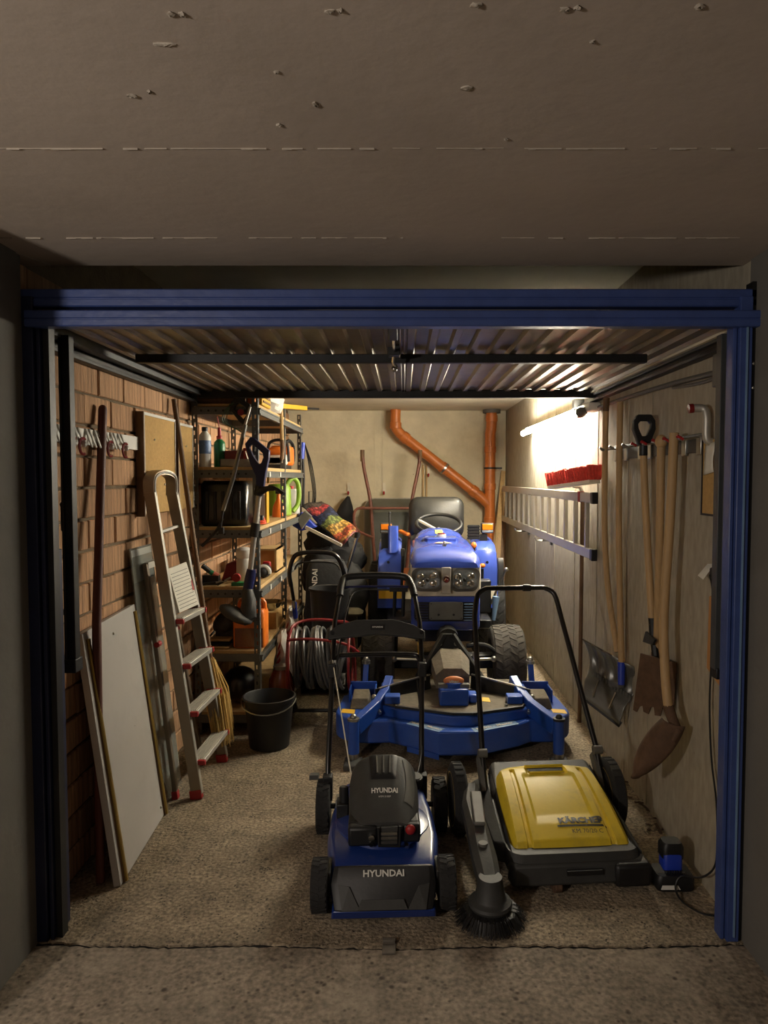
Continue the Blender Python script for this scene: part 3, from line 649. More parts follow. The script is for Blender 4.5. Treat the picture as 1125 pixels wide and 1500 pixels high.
# wheelbarrow on its nose against the back wall
wb = thing('wheelbarrow', 'upended wheelbarrow with grey tray and red-brown handles at the back wall', 'wheelbarrow', (-.15, 7.8, 0))
rings = []
for y, w, h, r_, cz in ((8.12, .66, 1.0, .12, .86), (8.10, .66, 1.0, .12, .86), (7.98, .60, .9, .12, .86), (7.84, .5, .72, .1, .86)):
    rings.append([Vector((-.11 + u, y, cz + v)) for u, v in rrect(0, 0, w, h, r_)])
q = MB(); q.loft(rings, cap=False); n = len(rings[-1]); q.f.append(tuple(len(q.v) - n + j for j in range(n)))
q.build('tray', mat('barrow_tray_grey', (96, 98, 92), .4, metal=.4, var=.12, scale=6), wb, solid=.004)
rim = rings[0]; MB().tube([p_ + Vector((0, -.005, 0)) for p_ in rim], .013, 8, closed=True).build('rim', 'alu', wb)
for s_ in (-1, 1):
    cx = -.13
    HL = [Vector((cx + s_ * .315, 7.78, 1.90)), Vector((cx + s_ * .30, 7.77, 1.72)), Vector((cx + s_ * .235, 7.74, 1.40)), Vector((cx + s_ * .215, 7.72, 1.2)), Vector((cx + s_ * .17, 7.74, .62)), Vector((cx + s_ * .07, 7.76, .2))]
    MB().tube(smoothpath(HL, 5), .019, 10).build('frame_tube', 'rustred', wb)
    MB().cyl(HL[0] - Vector((0, 0, .12)), HL[0] + Vector((0, 0, .005)), .023).build('grip', 'wood_dark', wb)
    L_ = [Vector((cx + s_ * .22, 7.73, 1.27)), Vector((cx + s_ * .36, 7.58, 1.27)), Vector((cx + s_ * .39, 7.5, 1.18)), Vector((cx + s_ * .36, 7.52, 1.05)), Vector((cx + s_ * .2, 7.7, .95))]
    MB().tube(smoothpath(L_, 5), .015, 8).build('leg', 'rustred', wb)
MB().cyl((cx - .34, 7.6, 1.275), (cx + .34, 7.6, 1.275), .015).build('cross_brace', 'rustred', wb)
MB().slab((cx - .2, 7.70, .62), (cx + .2, 7.70, .62), (cx + .12, 7.70, .38), (cx - .12, 7.70, .38), .01).build('front_brace', mat('brace_orange', (150, 84, 40), .5), wb)
MB().lathe([(.06, -.03), (.15, -.035), (.19, -.02), (.19, .02), (.15, .035), (.06, .03)], (cx, 7.75, .195), 'X', 20).build('wheel', 'rubber', wb)
# ================================================================ TRACTOR WITH FRONT MOWER DECK
CX = .287
tr_ = thing('compact_tractor', 'blue compact tractor with headlights and black seat parked facing the door', 'tractor', (CX, 5.5, 0))
X = lambda x: CX + x
# hood: cross-sections along y (half width, top z, side bottom z)
def hood_ring(y, w, zt, zb, crown=.03, rr=.07):
    return [(X(-w), y, zb), (X(-w), y, zt - rr), (X(-w + rr * .35), y, zt - rr * .35), (X(-w + rr), y, zt), (X(-w * .4), y, zt + crown * .8), (X(0), y, zt + crown),
            (X(w * .4), y, zt + crown * .8), (X(w - rr), y, zt), (X(w - rr * .35), y, zt - rr * .35), (X(w), y, zt - rr), (X(w), y, zb)]
hood = MB().loft([hood_ring(4.715, .215, 1.035, 1.0, .006, .03), hood_ring(4.735, .228, 1.06, 1.0, .010, .035), hood_ring(4.80, .234, 1.088, .98, .016, .04), hood_ring(5.15, .236, 1.108, .95, .02, .05), hood_ring(5.55, .228, 1.128, .95, .022, .05), hood_ring(5.60, .226, 1.124, .95, .022, .05)])
ho = hood.build('hood', 'blue', tr_, smooth=35)
MB().loft([hood_ring(5.615, .21, 1.13, .95, .022, .05), hood_ring(5.75, .19, 1.165, .95, .016, .05), hood_ring(5.9, .17, 1.17, .95, .016, .05)]).build('dash_cowl', 'blue', tr_, smooth=35)
# raised hatch on hood with filler cap
MB().loft([[Vector((X(u), 5.36 + v, z)) for u, v in ((-.105 + e, -.10 + e), (.105 - e, -.10 + e), (.13 - e, -.04), (.12 - e, .12 - e), (-.12 + e, .12 - e), (-.13 + e, -.04))] for z, e in ((1.12, 0), (1.148, 0), (1.154, .008))]).build('hood_hatch', 'blue', ho, smooth=30)
MB().cyl((X(.005), 5.42, 1.15), (X(.005), 5.42, 1.170), .036, n=18).build('filler_cap', 'cream', ho)
MB().cyl((X(.005), 5.42, 1.170), (X(.005), 5.42, 1.178), .028, n=18).build('cap_top', 'red_dark', ho)
MB().slab((X(-.03), 5.63, 1.158), (X(.03), 5.63, 1.158), (X(.03), 5.73, 1.182), (X(-.03), 5.73, 1.182), .003).build('sticker', mat('pale_green_sticker', (180, 190, 110), .5), ho)
MB().add([(X(-.07), 5.12, 1.1295), (X(0), 5.09, 1.1295), (X(.07), 5.12, 1.1295), (X(.03), 5.17, 1.1325), (X(-.03), 5.17, 1.1325)], [(0, 1, 2, 3, 4)]).build('emblem_decal', mat('cream_decal', (214, 178, 130), .5), ho)
MB().cyl((X(.005), 5.0, 1.11), (X(.005), 5.0, 1.135), .014).ball((X(.005), 5.0, 1.142), .012, 8, 6).build('hood_lock', 'chrome', ho)
# headlight band
def frontring(y, w, z0, z1, r_=.03): return [Vector((X(u), y + .03 * (u / w) ** 2, .5 * (z0 + z1) + v)) for u, v in rrect(0, 0, 2 * w, z1 - z0, r_, 5)]
band = MB().loft([frontring(4.95, .236, .80, 1.03), frontring(4.73, .236, .80, 1.03), frontring(4.712, .228, .808, 1.022)]).build('headlight_band', 'cream', tr_, smooth=35)
for s_ in (-1, 1):
    f_ = [Vector((X(s_ * .123 + u + (.012 * s_ if v > 0 else 0)), 4.706 + .03 * ((s_ * .123 + u) / .236) ** 2, .918 + v)) for u, v in rrect(0, 0, .19, .155, .045, 5)]
    MB().loft([[p_ + Vector((0, .02, 0)) for p_ in f_], f_]).build('headlight_bezel', 'grey_plastic', band, smooth=30)
    g = [Vector((X(s_ * .125 + u), 4.701 + .03 * ((s_ * .123 + u) / .236) ** 2, .922 + v)) for u, v in rrect(0, 0, .16, .125, .045, 5)]
    MB().loft([[p_ + Vector((0, .015, 0)) for p_ in g], g]).build('headlight', 'lens', band, smooth=30)
    for dx, dz in ((-.04, -.025), (.04, -.025), (-.045, .02), (.04, .025)):
        MB().ball((X(s_ * .125 + dx), 4.70, .922 + dz), (.024, .007, .022), 10, 6).build('reflector', 'chrome', band)
    MB().ball((X(s_ * .125), 4.70, .922), (.013, .010, .013), 10, 6).build('bulb', 'charcoal', band)
MB().box(X(-.032), X(.032), 4.698, 4.712, .83, 1.005).build('badge_plate', 'alu', band, bevel=.004)
MB().cyl((X(0), 4.70, .925), (X(0), 4.692, .925), .024, n=18).build('emblem', 'red_dark', band)
MB().tube(arc((X(0), 4.69, .925), .021, 0, 360, 16), .003, 6).tube([(X(-.012), 4.69, .916), (X(-.002), 4.69, .934), (X(.012), 4.69, .922)], .003, 6).build('emblem_ring', 'chrome', band)
# lower grille and bumper
MB().loft([frontring(4.95, .232, .57, .81), frontring(4.735, .232, .57, .81), frontring(4.72, .225, .58, .80)]).build('grille_shell', 'blue', tr_, smooth=35)
gr = MB().loft([frontring(4.74, .212, .635, .765, .03), frontring(4.712, .212, .635, .765, .03)]).build('grille', 'black', tr_, smooth=35)
for i in range(7):
    z = .645 + i * .018
    MB().box(X(-.205), X(-.12), 4.712, 4.722, z, z + .005).build('grille_slat', 'navy', gr); MB().box(X(.12), X(.205), 4.712, 4.722, z, z + .005).build('grille_slat', 'lightblue', gr)
MB().prism([(X(0) + u, .715 + v) for u, v in rrect(0, 0, .225, .118, .012, 3)], 'Y', 4.690, 4.698).build('number_plate_backing', 'grey_plastic', gr, smooth=30)
for dx, dz in ((-.05, -.025), (.05, -.025), (-.1, .048), (.1, .048), (-.1, -.048), (.1, -.048)): MB().cyl((X(dx), 4.691, .715 + dz), (X(dx), 4.687, .715 + dz), .008 if abs(dx) < .08 else .004, n=8).build('bolt', 'steel_dark', gr)
# side shields, floor, transmission, axle
MB().box(X(-.2), X(.2), 4.95, 6.0, .45, .97).build('engine_block', 'black', tr_)
MB().box(X(-.42), X(.42), 5.6, 6.6, .40, .47).build('footplate', 'black', tr_, bevel=.01)
MB().box(X(.24), X(.40), 5.5, 5.62, .55, .80).build('battery_box', 'black', tr_, bevel=.008)
MB().box(X(-.40), X(.40), 5.08, 5.18, .22, .32).cyl((X(-.4), 5.13, .27), (X(.4), 5.13, .27), .045).build('front_axle', 'steel_dark', tr_, bevel=.01)
MB().tube(smoothpath([(X(.16), 4.95, .42), (X(.28), 4.93, .43), (X(.36), 4.96, .38)], 4), .016, 8).build('hydraulic_hose', 'rubber', tr_)
MB().tube([(X(.14), 4.9, .33), (X(.34), 4.93, .33)], .01, 8).ball((X(.35), 4.93, .33), .022, 8, 6).box(X(.2), X(.24), 4.9, 4.94, .3, .38).build('steering_rod', 'steel', tr_)
MB().tube([(X(-.14), 4.9, .33), (X(-.34), 4.93, .33)], .01, 8).ball((X(-.35), 4.93, .33), .022, 8, 6).build('steering_rod', 'steel', tr_)
MB().box(X(-.19), X(-.16), 4.66, 4.70, .30, .50).build('lift_lever', 'yellow2', tr_)
MB().cyl((X(.01), 4.62, .54), (X(.01), 4.75, .54), .07, n=20).build('front_pulley', 'charcoal', tr_)
def tyre(name, c, r, w, m, par, rows, lug):
    c = Vector(c); k = w / 2
    t_ = MB().lathe([(r * .55, -k * .7), (r * .62, -k), (r * .88, -k * 1.0), (r * .965, -k * .82), (r * .985, -k * .4), (r * .985, k * .4), (r * .965, k * .82), (r * .88, k), (r * .62, k), (r * .55, k * .7)], c, 'X', 36).build(name, m, par, smooth=50)
    q = MB()
    for i in range(rows):
        a0 = 2 * math.pi * i / rows
        for j in range(4):
            u0, u1 = (-.86 + j * .44) * k, (-.86 + j * .44 + .40) * k
            sl = .10 if j in (0, 2) else -.10
            A_ = 2 * math.pi / rows * .74
            def P(u, a, rad): return c + Vector((u, rad * math.cos(a), rad * math.sin(a)))
            fall = lambda u: r * (1.0 - .06 * max(0, abs(u) / k - .35) ** 1.2)
            q.hexa(P(u0, a0, r * .95), P(u1, a0 + sl, r * .95), P(u1, a0 + sl + A_, r * .95), P(u0, a0 + A_, r * .95), P(u0, a0, fall(u0)), P(u1, a0 + sl, fall(u1)), P(u1, a0 + sl + A_, fall(u1)), P(u0, a0 + A_, fall(u0)))
    q.build('tread', m, t_, smooth=0, kind='stuff')
    MB().lathe([(.02, -k * .5), (r * .5, -k * .45), (r * .58, -k * .75), (r * .58, k * .75), (r * .5, k * .45), (.02, k * .5)], c, 'X', 24).build('rim', 'cream' if r < .3 else 'cream', t_, smooth=40)
    return t_
for s_ in (-1, 1):
    tyre('front_tyre', (X(s_ * .468), 5.16, .262), .262, .235, 'rubber_grey', tr_, 30, .01)
    tyre('rear_tyre', (X(s_ * .46), 6.35, .43), .43, .25, 'rubber', tr_, 30, .014)
    # fender
    rg = []
    for y, zt, zb in ((5.86, .90, .52), (5.90, 1.0, .5), (6.0, 1.06, .5), (6.25, 1.09, .6), (6.6, 1.06, .6), (6.8, .9, .6)):
        x0, x1 = s_ * .30, s_ * .50
        rg.append([(X(x0), y, zb), (X(x0), y, zt - .03), (X(x0 + s_ * .03), y, zt), (X(x1 - s_ * .05), y, zt), (X(x1 - s_ * .01), y, zt - .03), (X(x1), y, zt - .09), (X(x1), y, zb)])
    fe = MB().loft(rg).build('fender', 'blue', tr_, smooth=35)
    MB().cyl((X(s_ * .41), 5.885, .90), (X(s_ * .41), 5.86, .90), .012).build('bolt', 'black', fe)
    MB().box(X(s_ * .30), X(s_ * .49), 5.845, 5.87, .60, .665).build('warning_label', 'sticker_y' if s_ < 0 else 'cream', fe)
    # indicator on stalk
    MB().tube([(X(s_ * .40), 6.05, 1.05), (X(s_ * .40), 6.05, 1.17)], .012, 8).box(X(s_ * .40) - .03, X(s_ * .40) + .03, 6.03, 6.08, 1.06, 1.12).build('indicator_stalk', 'black', tr_)
    xi = X(s_ * .43)
    ind = MB().box(xi - .052, xi + .052, 6.02, 6.09, 1.13, 1.215).build('indicator', 'charcoal', tr_, bevel=.006)
    MB().box(xi - .046, xi + .046, 6.008, 6.022, 1.158, 1.208).build('amber_lens', 'amber', ind, bevel=.005)
    MB().box(xi - .046, xi + .046, 6.008, 6.022, 1.136, 1.155).build('clear_lens', 'lens', ind, bevel=.003)
MB().box(X(.26), X(.36), 6.0, 6.02, 1.08, 1.20).build('guard_grid', 'black', tr_)
for i in range(5): MB().box(X(.255), X(.365), 5.99, 6.0, 1.085 + i * .025, 1.093 + i * .025).build('guard_bar', 'black', tr_)
MB().tube([(X(.30), 5.8, .85), (X(.29), 5.78, 1.03)], .012, 8).build('lever', 'black', tr_); MB().ball((X(.29), 5.78, 1.05), (.024, .024, .028), 10, 7).build('lever_knob', 'orange', tr_)
MB().tube([(X(.36), 5.78, .65), (X(.36), 5.76, .86)], .012, 8).build('lever', 'black', tr_); MB().ball((X(.36), 5.76, .885), (.023, .023, .02), 10, 7).build('lever_knob', 'orange', tr_)
MB().bar((X(-.24), 6.1, 1.11), (X(-.32), 6.15, 1.14), .05, .03).build('hand_lever', 'orange', tr_, bevel=.01)
MB().loft([[Vector((X(-.37 + u), 5.9 + .1 * (z - .95), z + 0)) + Vector((0, v, 0)) for u, v in rrect(0, 0, .085, .08, .02)] for z in (.98, 1.2)]).build('rops_foot', 'blue', tr_, smooth=35)
MB().box(X(-.47), X(-.39), 5.92, 5.97, 1.0, 1.14).tube([(X(-.40), 5.9, 1.1), (X(-.40), 5.9, 1.3)], .008, 8).ball((X(-.40), 5.9, 1.31), .013, 8, 6).build('shift_lever', 'black', tr_)
MB().tube([(X(-.30), 5.72, .70), (X(-.29), 5.72, .98)], .012, 8).build('lever', 'black', tr_); MB().cyl((X(-.29), 5.72, .97), (X(-.29), 5.72, 1.03), .016).build('lever_knob', 'grey_plastic', tr_)
for dx in (-.36, -.29): MB().tube([(X(dx), 5.6, .50), (X(dx + .01), 5.62, .72)], .014, 8).box(X(dx) - .035, X(dx) + .04, 5.58, 5.62, .70, .735).build('pedal', 'black', tr_)
# seat and steering wheel
def seat_ring(y, z0, z1, w, lean): return [Vector((X(.02 + u), y, .5 * (z0 + z1) + v)) for u, v in rrect(0, 0, w, z1 - z0, .09, 5)]
st = MB().loft([seat_ring(6.66, 1.07, 1.40, .46, 0), seat_ring(6.60, 1.04, 1.425, .51, 0), seat_ring(6.55, 1.04, 1.425, .51, 0), seat_ring(6.52, 1.07, 1.395, .45, 0)]).build('seat_back', 'seat', tr_, smooth=60)
MB().loft([[Vector((X(.02 + u), 6.36 + v, z)) for u, v in rrect(0, 0, .48 - e, .46 - e, .08, 5)] for z, e in ((.98, .06), (1.0, 0), (1.06, 0), (1.08, .05))]).build('seat_cushion', 'seat', tr_, smooth=60)
MB().box(X(-.15), X(.15), 6.2, 6.6, .47, .98).build('seat_base', 'black', tr_)
swc = Vector((X(.015), 6.02, 1.21)); ex = Vector((1, 0, 0)); ey = Vector((0, .87, .36)).normalized()
MB().tube([swc + (ex * math.cos(a) + ey * math.sin(a)) * .19 for a in [2 * math.pi * i / 32 for i in range(32)]], .016, 10, closed=True).build('steering_wheel', 'black', tr_)
hub = swc - ex.cross(ey) * -.0 + Vector((0, .0, -.06))
MB().ball(hub, (.04, .04, .03), 10, 6).bar(hub, swc - ex * .165 + ey * .07, .045, .015).bar(hub, swc - ey * .18, .06, .012).build('wheel_spokes', 'cream', tr_)
MB().cyl(hub, (X(.015), 5.82, 1.08), .025).build('steering_column', 'black', tr_)
# mirror on arm at the right
MB().tube([(X(.40), 5.5, .62), (X(.44), 5.42, .76), (X(.50), 5.40, .90)], .009, 8).ball((X(.50), 5.40, .90), .018, 8, 6).build('mirror_arm', 'steel', tr_)
MB().loft([[Vector((X(.462) + dx, 5.44 + u * .5, .86 + v)) for u, v in rrect(0, 0, .13, .25, .06, 5)] for dx in (-.02, .02)]).build('mirror', 'charcoal', tr_, smooth=40)
MB().tube([(X(.40), 5.35, .52), (X(.42), 5.35, .70)], [.014, .026], 10).build('side_light', 'lightblue', tr_)

# ---------------------------------------------------------------- front mower deck
dk = thing('mower_deck', 'wide blue mower deck with four caster arms coupled before the tractor', 'mower deck', (CX, 4.2, 0))
DC = .297
def D(x): return DC + x
pan = []
for a in range(180, 271, 15): pan.append((D(-.50) + .20 * math.cos(R(a)), 4.20 + .20 * math.sin(R(a)) * .9))
pan += [(D(-.38), 4.03), (D(-.28), 3.97), (D(-.10), 3.84), (D(.12), 3.84), (D(.36), 3.97), (D(.44), 4.04)]
for a in range(285, 361, 15): pan.append((D(.50) + .20 * math.cos(R(a)), 4.22 + .20 * math.sin(R(a)) * .95))
pan += [(D(.68), 4.5), (D(.4), 4.7), (D(-.4), 4.7), (D(-.68), 4.5)]
MB().prism(pan, 'Z', .07, .205).build('deck_pan', 'deckblue', dk, bevel=.01, smooth=30)
MB().prism([(D(-.27), 3.965), (D(-.10), 3.842), (D(-.10), 3.833), (D(-.275), 3.955)], 'Z', .05, .08).build('skirt_lip', 'deckblue', dk)
# stepped deck: blue frame and rubber-covered top
sub = [(D(-.44), 4.14), (D(-.34), 4.06), (D(-.02), 3.93), (D(.10), 3.93), (D(.40), 4.05), (D(.46), 4.12), (D(.46), 4.6), (D(-.44), 4.6)]
MB().prism(sub, 'Z', .20, .262).build('sub_frame', 'deckblue', dk, bevel=.008)
MB().prism([(x + (DC - x) * .03, y + .02) for x, y in sub], 'Z', .262, .275).build('rubber_cover', 'pad', dk)
MB().bar((D(-.34), 4.07, .272), (D(-.02), 3.945, .272), .02, .014).bar((D(-.02), 3.945, .272), (D(.10), 3.945, .272), .02, .014).bar((D(.10), 3.945, .272), (D(.40), 4.065, .272), .02, .014).build('cover_edge', 'black', dk)
for x, y in ((-.40, 4.16), (-.2, 4.04), (.3, 4.06), (.42, 4.2)): MB().cyl((D(x), y, .27), (D(x), y, .29), .011, n=8).build('bolt', 'chrome', dk)
# gearbox and shaft cover
MB().box(D(-.085), D(.085), 4.06, 4.24, .275, .375).box(D(.085), D(.14), 4.1, 4.2, .28, .33).build('gearbox', 'deckblue', dk, bevel=.012)
MB().cyl((D(0), 4.13, .37), (D(0), 4.13, .405), .055, n=18).build('gearbox_cap', 'deckblue', dk, bevel=.005)
MB().box(D(-.09), D(.09), 4.09, 4.13, .375, .395).build('gearbox_flange', 'steel', dk)
MB().loft([[Vector((D(.0) + u, y, z + v)) for u, v in ((-w, -.06), (-w, .02), (-w * .55, h), (w * .55, h), (w, .02), (w, -.06))] for y, z, w, h in ((4.2, .40, .10, .06), (4.42, .44, .12, .08), (4.5, .44, .10, .07))]).build('shaft_cover', 'pad', dk, smooth=25)
MB().ball((D(0), 4.11, .412), (.062, .02, .028), 14, 8).build('maker_badge', mat('badge_orange', (208, 124, 72), .5), dk)
lettering('vitec', .03, lambda x, y: (D(0) + x, 4.088, .412 + y), 'cream', dk, .001)
# A-frame coupling
MB().prism([(D(-.012) - .03, .60), (D(-.012) + .03, .60), (D(.20), .33), (D(.10), .33), (D(.05), .42), (D(-.07), .42), (D(-.12), .33), (D(-.22), .33)], 'Y', 4.50, 4.53).build('coupling_plate', 'black', dk)
for s_ in (-1, 1):
    MB().bar((D(-.01 + s_ * .03), 4.49, .60), (D(s_ * .23), 4.36, .30), .03, .03).build('a_frame_leg', 'steel_dark', dk, bevel=.003)
    MB().bar((D(s_ * .13), 4.40, .325), (D(s_ * .46), 4.2, .29), .012, .09).build('lift_plate', 'black', dk)
    MB().bar((D(s_ * .13), 4.39, .372), (D(s_ * .44), 4.2, .34), .014, .008).build('lift_edge', 'steel', dk)
    MB().tube([(D(s_ * .47), 4.17, .285), (D(s_ * .43), 4.06, .235)], .01, 8).ball((D(s_ * .47), 4.17, .295), .018, 8, 6).build('adjuster', 'steel', dk)
for x, z in ((-.05, .50), (.03, .50), (-.06, .54), (.04, .54)): MB().cyl((D(x), 4.5, z), (D(x), 4.485, z), .012, n=10).build('bolt', 'steel', dk)
for s_ in (-1, 1):
    # front caster arm
    q = MB(); a_, b_, c2, d_ = Vector((D(s_ * .38), 4.34, .345)), Vector((D(s_ * .41), 4.20, .29)), Vector((D(s_ * .45), 4.10, .255)), Vector((D(s_ * .565), 3.93, .20))
    q.bar(a_, b_, .05, .085).bar(b_ + (a_ - b_) * .05, c2, .05, .09).bar(c2 - (c2 - b_) * .1, d_, .05, .09); q.build('caster_arm', 'deckblue', dk, bevel=.006)
    MB().cyl((D(s_ * .575), 3.91, .06), (D(s_ * .575), 3.91, .245), .032, n=16).build('caster_hub', 'deckblue', dk)
    MB().cyl((D(s_ * .575), 3.91, .03), (D(s_ * .575), 3.91, .062), .028, n=14).build('caster_spring', 'steel', dk)
    MB().cyl((D(s_ * .575), 3.91, .245), (D(s_ * .575), 3.91, .258), .034, n=14).ball((D(s_ * .575), 3.91, .262), .02, 8, 6).build('caster_nut', 'steel_dark' if s_ > 0 else 'steel', dk)
    MB().box(D(s_ * .575) - .05, D(s_ * .575) + .05, 3.80, 3.93, .0, .03).build('caster_fork', 'charcoal', dk, bevel=.006)
    MB().box(D(s_ * .36) - .045, D(s_ * .36) + .045, 4.10, 4.18, .275, .32).build('hinge_bracket', 'deckblue', dk, bevel=.005)
    # rear post and bracket
    xr = D(s_ * .55)
    MB().box(xr - .085, xr + .085, 4.50, 4.51, .20, .295).box(xr - .085, xr - .075, 4.36, 4.5, .20, .28).box(xr + .075, xr + .085, 4.36, 4.5, .20, .28).build('side_bracket', 'deckblue', dk, bevel=.004)
    MB().bar((xr + .0, 4.58, .2), (xr - s_ * .01, 4.62, .38), .035, .035, up=(0, 1, 0)).build('rear_post', 'deckblue', dk, bevel=.004)
    MB().cyl((xr - s_ * .01, 4.62, .38), (xr - s_ * .01, 4.62, .40), .028).ball((xr - s_ * .01, 4.62, .405), .022, 8, 6).build('post_nut', 'steel', dk)
    MB().hexa((xr - .07, 4.22, .205), (xr + .055, 4.22, .205), (xr + .055, 4.42, .205), (xr - .07, 4.42, .205), (xr - .055, 4.25, .265), (xr + .04, 4.25, .265), (xr + .04, 4.41, .275), (xr - .055, 4.41, .275)).build('belt_cover', 'pad', dk, bevel=.006)
    MB().slab((D(s_ * .63) - .035, 4.16, .207), (D(s_ * .63) + .045, 4.14, .207), (D(s_ * .63) + .045, 4.21, .207), (D(s_ * .63) - .035, 4.23, .207), .002).build('warning_sticker', 'sticker_y', dk)
MB().slab((D(.15), 4.16, .277), (D(.22), 4.14, .277), (D(.22), 4.22, .277), (D(.15), 4.24, .277), .002).build('warning_sticker', 'sticker_y', dk)
# lettering on the sloping front
P_, Q_ = Vector((D(.10), 3.835, .0)), Vector((D(.36), 3.965, 0)); dv = (Q_ - P_).normalized(); nv = Vector((dv.y, -dv.x, 0))
MB().slab(P_ + Vector((0, .0, .206)) + nv * .0, Q_ + Vector((0, 0, .206)), Q_ + Vector((-.02, .06, .207)), P_ + Vector((-.02, .06, .207)), .001).build('front_ledge', 'lightblue', dk)
lettering('Mulch - Master', .04, lambda x, y: tuple(lerp(P_, Q_, .5) + dv * x + Vector((-nv.x, -nv.y, 0)) * (.03 + y) + Vector((0, 0, .2095))), 'cream', dk, .0008, .2)
P2, Q2 = Vector((D(-.28), 3.968, 0)), Vector((D(-.10), 3.838, 0)); dv2 = (Q2 - P2).normalized(); nv2 = Vector((-dv2.y, dv2.x, 0))
MB().slab(P2 + Vector((0, 0, .206)), Q2 + Vector((0, 0, .206)), Q2 + nv2 * .06 + Vector((0, 0, .207)), P2 + nv2 * .06 + Vector((0, 0, .207)), .001).build('front_ledge', 'lightblue', dk)
lettering('Mulch - Master', .034, lambda x, y: tuple(lerp(P2, Q2, .5) + dv2 * x + nv2 * (.03 + y) + Vector((0, 0, .2095))), 'cream', dk, .0008, .2)

# ================================================================ LAWN MOWER (local coordinates, nose at -y)
lm = thing('lawn_mower', 'blue and black petrol lawn mower with tall folding handle in front', 'lawn mower', (-.085, 2.86, 0), R(2.4), local=True)
def mring(y, w, z0, z1, r_=.03): return [Vector((u, y, .5 * (z0 + z1) + v)) for u, v in rrect(0, 0, 2 * w, z1 - z0, r_, 4)]
MB().loft([mring(-.36, .165, .06, .10), mring(-.34, .19, .045, .135), mring(-.24, .205, .045, .165), mring(-.1, .22, .045, .185), mring(.1, .215, .045, .185), mring(.28, .19, .05, .20), mring(.34, .17, .06, .20)]).build('deck', 'lawnblue', lm, smooth=50)
MB().lathe([(.20, .16), (.19, .19), (.15, .205), (.05, .21)], (0, .0, 0), 'Z', 28).build('deck_dome', 'lawnblue', lm, smooth=50)
# front bumper panel
bp_ = MB().loft([[Vector((x, y, z)) for x, y, z in ((-.185, -.30, .17), (.185, -.30, .17), (.195, -.35, .13), (.18, -.395, .055), (-.18, -.395, .055), (-.195, -.35, .13))],
                 [Vector((x, y, z)) for x, y, z in ((-.165, -.315, .178), (.165, -.315, .178), (.17, -.36, .135), (.155, -.405, .06), (-.155, -.405, .06), (-.17, -.36, .135))]]).build('front_bumper', 'black', lm, bevel=.006, smooth=30)
MB().hexa((-.19, -.385, .02), (.19, -.385, .02), (.19, -.3, .03), (-.19, -.3, .03), (-.185, -.40, .058), (.185, -.40, .058), (.185, -.3, .06), (-.185, -.3, .06)).build('bumper_lip', 'lawnblue', lm, bevel=.006)
for s_ in (-1, 1): MB().slab((s_ * .125, -.3715, .132), (s_ * .165, -.362, .134), (s_ * .15, -.407, .064), (s_ * .085, -.409, .066), .004).build('bumper_facet', 'charcoal', bp_)
MB().slab((-.095, -.4115, .068), (.085, -.4115, .068), (.07, -.398, .098), (-.08, -.398, .098), .004).build('bumper_slot', 'charcoal', bp_)
def bump_txt(x, y):
    t = y / .05; return (x, -.338 - (-t) * .0 - .0 + .045 * (t) * .5 - .006, .160 + y * .75)
lettering('HYUNDAI', .034, lambda x, y: (x, -.3405 + y * .75, .1585 + y * .62 + .002), 'white', bp_, .001)
# wheels
def mower_wheel(x, y, r, w):
    q = MB().lathe([(r * .6, -w / 2), (r * .92, -w / 2), (r, -w * .38), (r, w * .38), (r * .92, w / 2), (r * .6, w / 2)], (x, y, r), 'X', 28).build('wheel', 'rubber', lm, smooth=40)
    k = MB()
    for i in range(22):
        a = 2 * math.pi * i / 22; sg = .10
        c = Vector((x, y, r))
        def P(u, aa, rad): return c + Vector((u, rad * math.cos(aa), rad * math.sin(aa)))
        for u0, u1, sl in ((-.45 * w, 0, sg), (0, .45 * w, -sg)):
            k.hexa(P(u0, a, r * .97), P(u1, a + sl, r * .97), P(u1, a + sl + .12, r * .97), P(u0, a + .12, r * .97), P(u0, a, r * 1.025), P(u1, a + sl, r * 1.025), P(u1, a + sl + .12, r * 1.025), P(u0, a + .12, r * 1.025))
    k.build('tread', 'rubber', q, smooth=0, kind='stuff')
    MB().lathe([(.01, -w * .3), (r * .55, -w * .3), (r * .62, -w * .42), (r * .62, w * .42), (r * .55, w * .3), (.01, w * .3)], (x, y, r), 'X', 20).build('hub', 'charcoal', q)
for s_ in (-1, 1):
    mower_wheel(s_ * .235, -.285, .092, .062); mower_wheel(s_ * .262, .30, .115, .06)
    MB().cyl((s_ * .18, -.285, .095), (s_ * .26, -.285, .095), .012).build('axle', 'steel_dark', lm)
    MB().cyl((s_ * .16, .30, .115), (s_ * .28, .30, .115), .012).build('axle', 'steel_dark', lm)
    MB().box(s_ * .205 - .012, s_ * .205 + .012, -.33, -.22, .07, .16).build('wheel_bracket', 'steel_dark', lm, bevel=.004)
MB().slab((-.33, .34, .24), (-.29, .34, .24), (-.29, .42, .22), (-.33, .42, .22), .02).build('wheel_guard', 'charcoal', lm)
